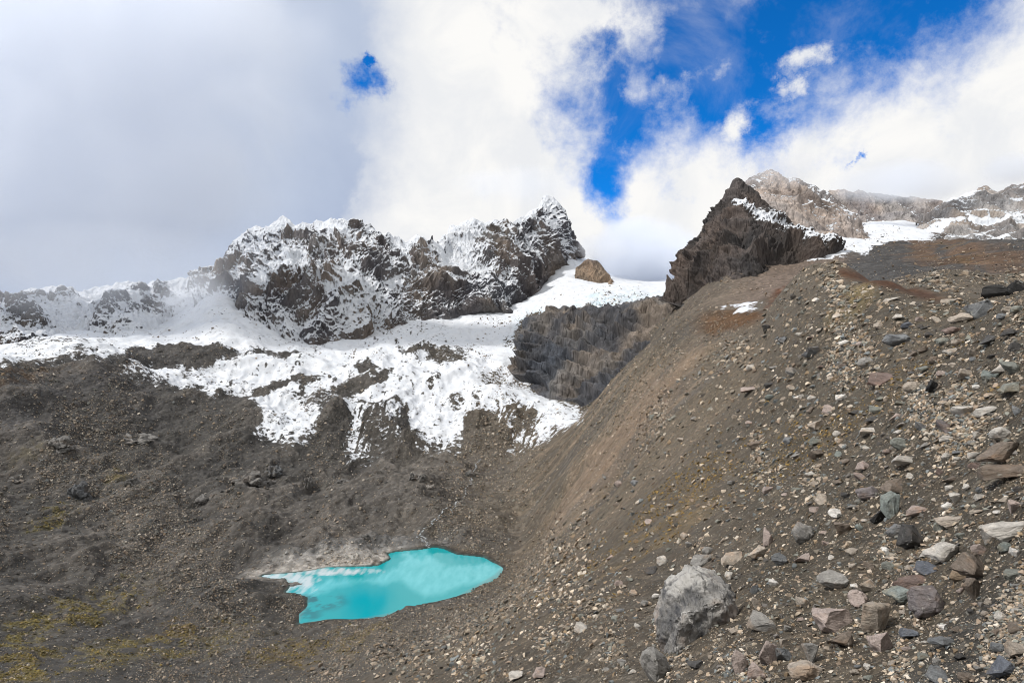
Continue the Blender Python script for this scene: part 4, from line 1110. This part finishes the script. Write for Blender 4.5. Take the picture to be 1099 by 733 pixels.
cloud(110, 292, 590, 190, 40, 60, 0.005, 'cloud_bank', 'low grey mist veiling the crest of the left ridge', 8, 0.012, 0.30)
cloud(648, 266, 880, 44, 26, 26, 0.030, 'cloud_bank', 'small white cloud puff over the brown rock pillar', 9, 0.03, 0.34)
cloud(205, 318, 600, 46, 26, 34, 0.022, 'cloud_bank', 'mist drifting down the gully of the left ridge', 2, 0.03, 0.42)
cloud(690, 272, 1060, 110, 70, 78, 0.05, 'cloud_bank', 'white cloud rising behind the glacier saddle', 3, 0.016, 0.26)
cloud(965, 196, 790, 105, 60, 34, 0.022, 'cloud_bank', 'thin mist over the upper right snowfield', 4, 0.016, 0.40)
cloud(835, 182, 640, 60, 30, 26, 0.012, 'cloud_bank', 'thin mist at the pale summit', 5, 0.03, 0.36)
cloud(1092, 180, 800, 55, 50, 26, 0.026, 'cloud_bank', 'grey cloud touching the far right ridge', 6, 0.02, 0.40)
cloud(555, 200, 980, 130, 40, 40, 0.010, 'cloud_bank', 'thin white mist along the sharp peak', 7, 0.02, 0.36)

# ------------------------------------------------------------------ camera, sun, world
cam = bpy.data.cameras.new('camera'); cam.sensor_width = 36; cam.lens = FOC / 1099 * 36; cam.clip_start = 0.05; cam.clip_end = 20000
co = bpy.data.objects.new('camera', cam); COL.objects.link(co); co.rotation_euler = (math.pi / 2, 0, 0); SC.camera = co

SUN = Vector((-0.62, -0.12, 0.78)).normalized()
sl = bpy.data.lights.new('sun', 'SUN'); sl.energy = 3.3; sl.angle = math.radians(3); sl.color = (1, 0.96, 0.9)
so = bpy.data.objects.new('sun', sl); COL.objects.link(so); so.rotation_euler = SUN.to_track_quat('Z', 'Y').to_euler()

def world():
    w = bpy.data.worlds.new('World'); SC.world = w; w.use_nodes = True; t = NT(w.node_tree)
    sky = t.n('ShaderNodeTexSky', sky_type='NISHITA', sun_disc=False)
    sky.sun_elevation = math.asin(SUN.z); sky.sun_rotation = math.atan2(SUN.x, SUN.y)
    sky.altitude = 4500; sky.air_density = 1.0; sky.dust_density = 0.1; sky.ozone_density = 3.0
    d = t.n('ShaderNodeTexCoord').outputs['Generated']
    nA = t.noise(d, 3.4, 8, 0.66, col=True); nB = t.noise(d, 11.0, 8, 0.66, col=True)
    dw = t.vmath('ADD', d, t.vmath('SCALE', t.vmath('SUBTRACT', nA, (.5, .5, .5)), sc=0.13))
    dw = t.vmath('ADD', dw, t.vmath('SCALE', t.vmath('SUBTRACT', nB, (.5, .5, .5)), sc=0.09))
    def direction(px, py):
        return Vector(((px - CX) / FOC, 1.0, (CY - py) / FOC)).normalized()
    def seg(a, b, r):
        """soft tube of directions between two points of the sky, 1 on the axis and 0 at angular radius r"""
        A, B = direction(*a), direction(*b); ab = B - A; L = max(ab.length_squared, 1e-6)
        u = t.math('DIVIDE', t.vmath('DOT_PRODUCT', t.vmath('SUBTRACT', dw, tuple(A)), tuple(ab)), L, clamp=True)
        near = t.vmath('ADD', t.vmath('SCALE', tuple(ab), sc=u), tuple(A))
        return t.math('SUBTRACT', 1.0, t.math('DIVIDE', t.vmath('DISTANCE', dw, near), r))
    def union(items):
        v = items[0]
        for k in items[1:]: v = t.math('MAXIMUM', v, k)
        return v
    gap = union([seg((658, 205), (668, 120), 0.058), seg((672, 120), (725, 45), 0.125), seg((720, 30), (860, 20), 0.185), seg((850, 20), (1000, -25), 0.13), seg((808, 95), (828, 130), 0.06), seg((760, 75), (800, 90), 0.10), seg((650, 40), (662, 120), 0.06),
                 seg((374, 99), (384, 95), 0.034), seg((390, 70), (392, 75), 0.012), seg((920, 166), (926, 165), 0.010), seg((750, -160), (1000, -200), 0.26)])
    # wisps of cloud drifting across the gap
    wisp = union([seg((735, 65), (765, 66), 0.028), seg((850, 62), (872, 55), 0.022), seg((800, 110), (850, 90), 0.02), seg((690, 90), (715, 80), 0.040), seg((600, 10), (690, 20), 0.055), seg((790, 130), (800, 105), 0.024)])
    det = t.noise(d, 12.0, 9, 0.64, 0.15)
    g = t.math('MULTIPLY_ADD', t.math('SUBTRACT', det, 0.5), 1.7, gap)
    g = t.math('SUBTRACT', g, t.math('MULTIPLY', t.math('MAXIMUM', wisp, 0.0), 0.75))
    veil = t.remap(t.noise(d, 5.0, 7, 0.62, 0.5), 0.50, 0.76, 1.0, 0.80)
    clear = t.math('MULTIPLY', t.remap(g, -0.16, 0.80), veil)
    # grey-blue shaded cloud on the left, brilliant cloud in the middle
    soft = t.noise(d, 2.4, 6, 0.55, 0.3); puff = t.noise(d, 7.0, 7, 0.6, 0.5)
    grey = union([seg((20, 40), (40, 280), 0.52), seg((270, 170), (240, 290), 0.20), seg((-700, 0), (-500, 200), 0.85)])
    gm = t.math('MULTIPLY_ADD', t.math('SUBTRACT', soft, 0.5), 0.55, grey)
    gm = t.math('MULTIPLY_ADD', t.math('SUBTRACT', puff, 0.5), 0.3, gm)
    gm = t.remap(gm, 0.02, 0.30)
    white = t.mix(t.remap(puff, 0.35, 0.62), (0.92, 0.935, 0.96, 1), (1.06, 1.05, 1.03, 1))
    greyc = t.mix(t.remap(soft, 0.3, 0.7), (0.44, 0.52, 0.70, 1), (0.58, 0.66, 0.82, 1))
    cloud = t.mix(gm, white, greyc)
    bg1 = t.n('ShaderNodeBackground'); skyc = t.mix(1.0, sky.outputs[0], (0.05, 0.80, 1.42, 1), 'MULTIPLY'); t.l(skyc, bg1.inputs[0]); bg1.inputs[1].default_value = 0.15
    bg2 = t.n('ShaderNodeBackground'); t.l(cloud, bg2.inputs[0]); bg2.inputs[1].default_value = 0.92
    mx = t.n('ShaderNodeMixShader'); t.l(clear, mx.inputs[0]); t.l(bg2.outputs[0], mx.inputs[1]); t.l(bg1.outputs[0], mx.inputs[2])
    o = t.n('ShaderNodeOutputWorld'); t.l(mx.outputs[0], o.inputs[0])
world()

SC.view_settings.view_transform = 'Standard'; SC.view_settings.look = 'None'; SC.view_settings.exposure = 0; SC.view_settings.gamma = 1
SC.cycles.use_denoising = True; SC.cycles.max_bounces = 10; SC.cycles.diffuse_bounces = 2; SC.cycles.glossy_bounces = 2
SC.cycles.use_adaptive_sampling = True; SC.cycles.adaptive_threshold = 0.012; SC.cycles.filter_width = 1.0
SC.cycles.volume_bounces = 8; SC.cycles.volume_step_rate = 1.0; SC.cycles.volume_max_steps = 64
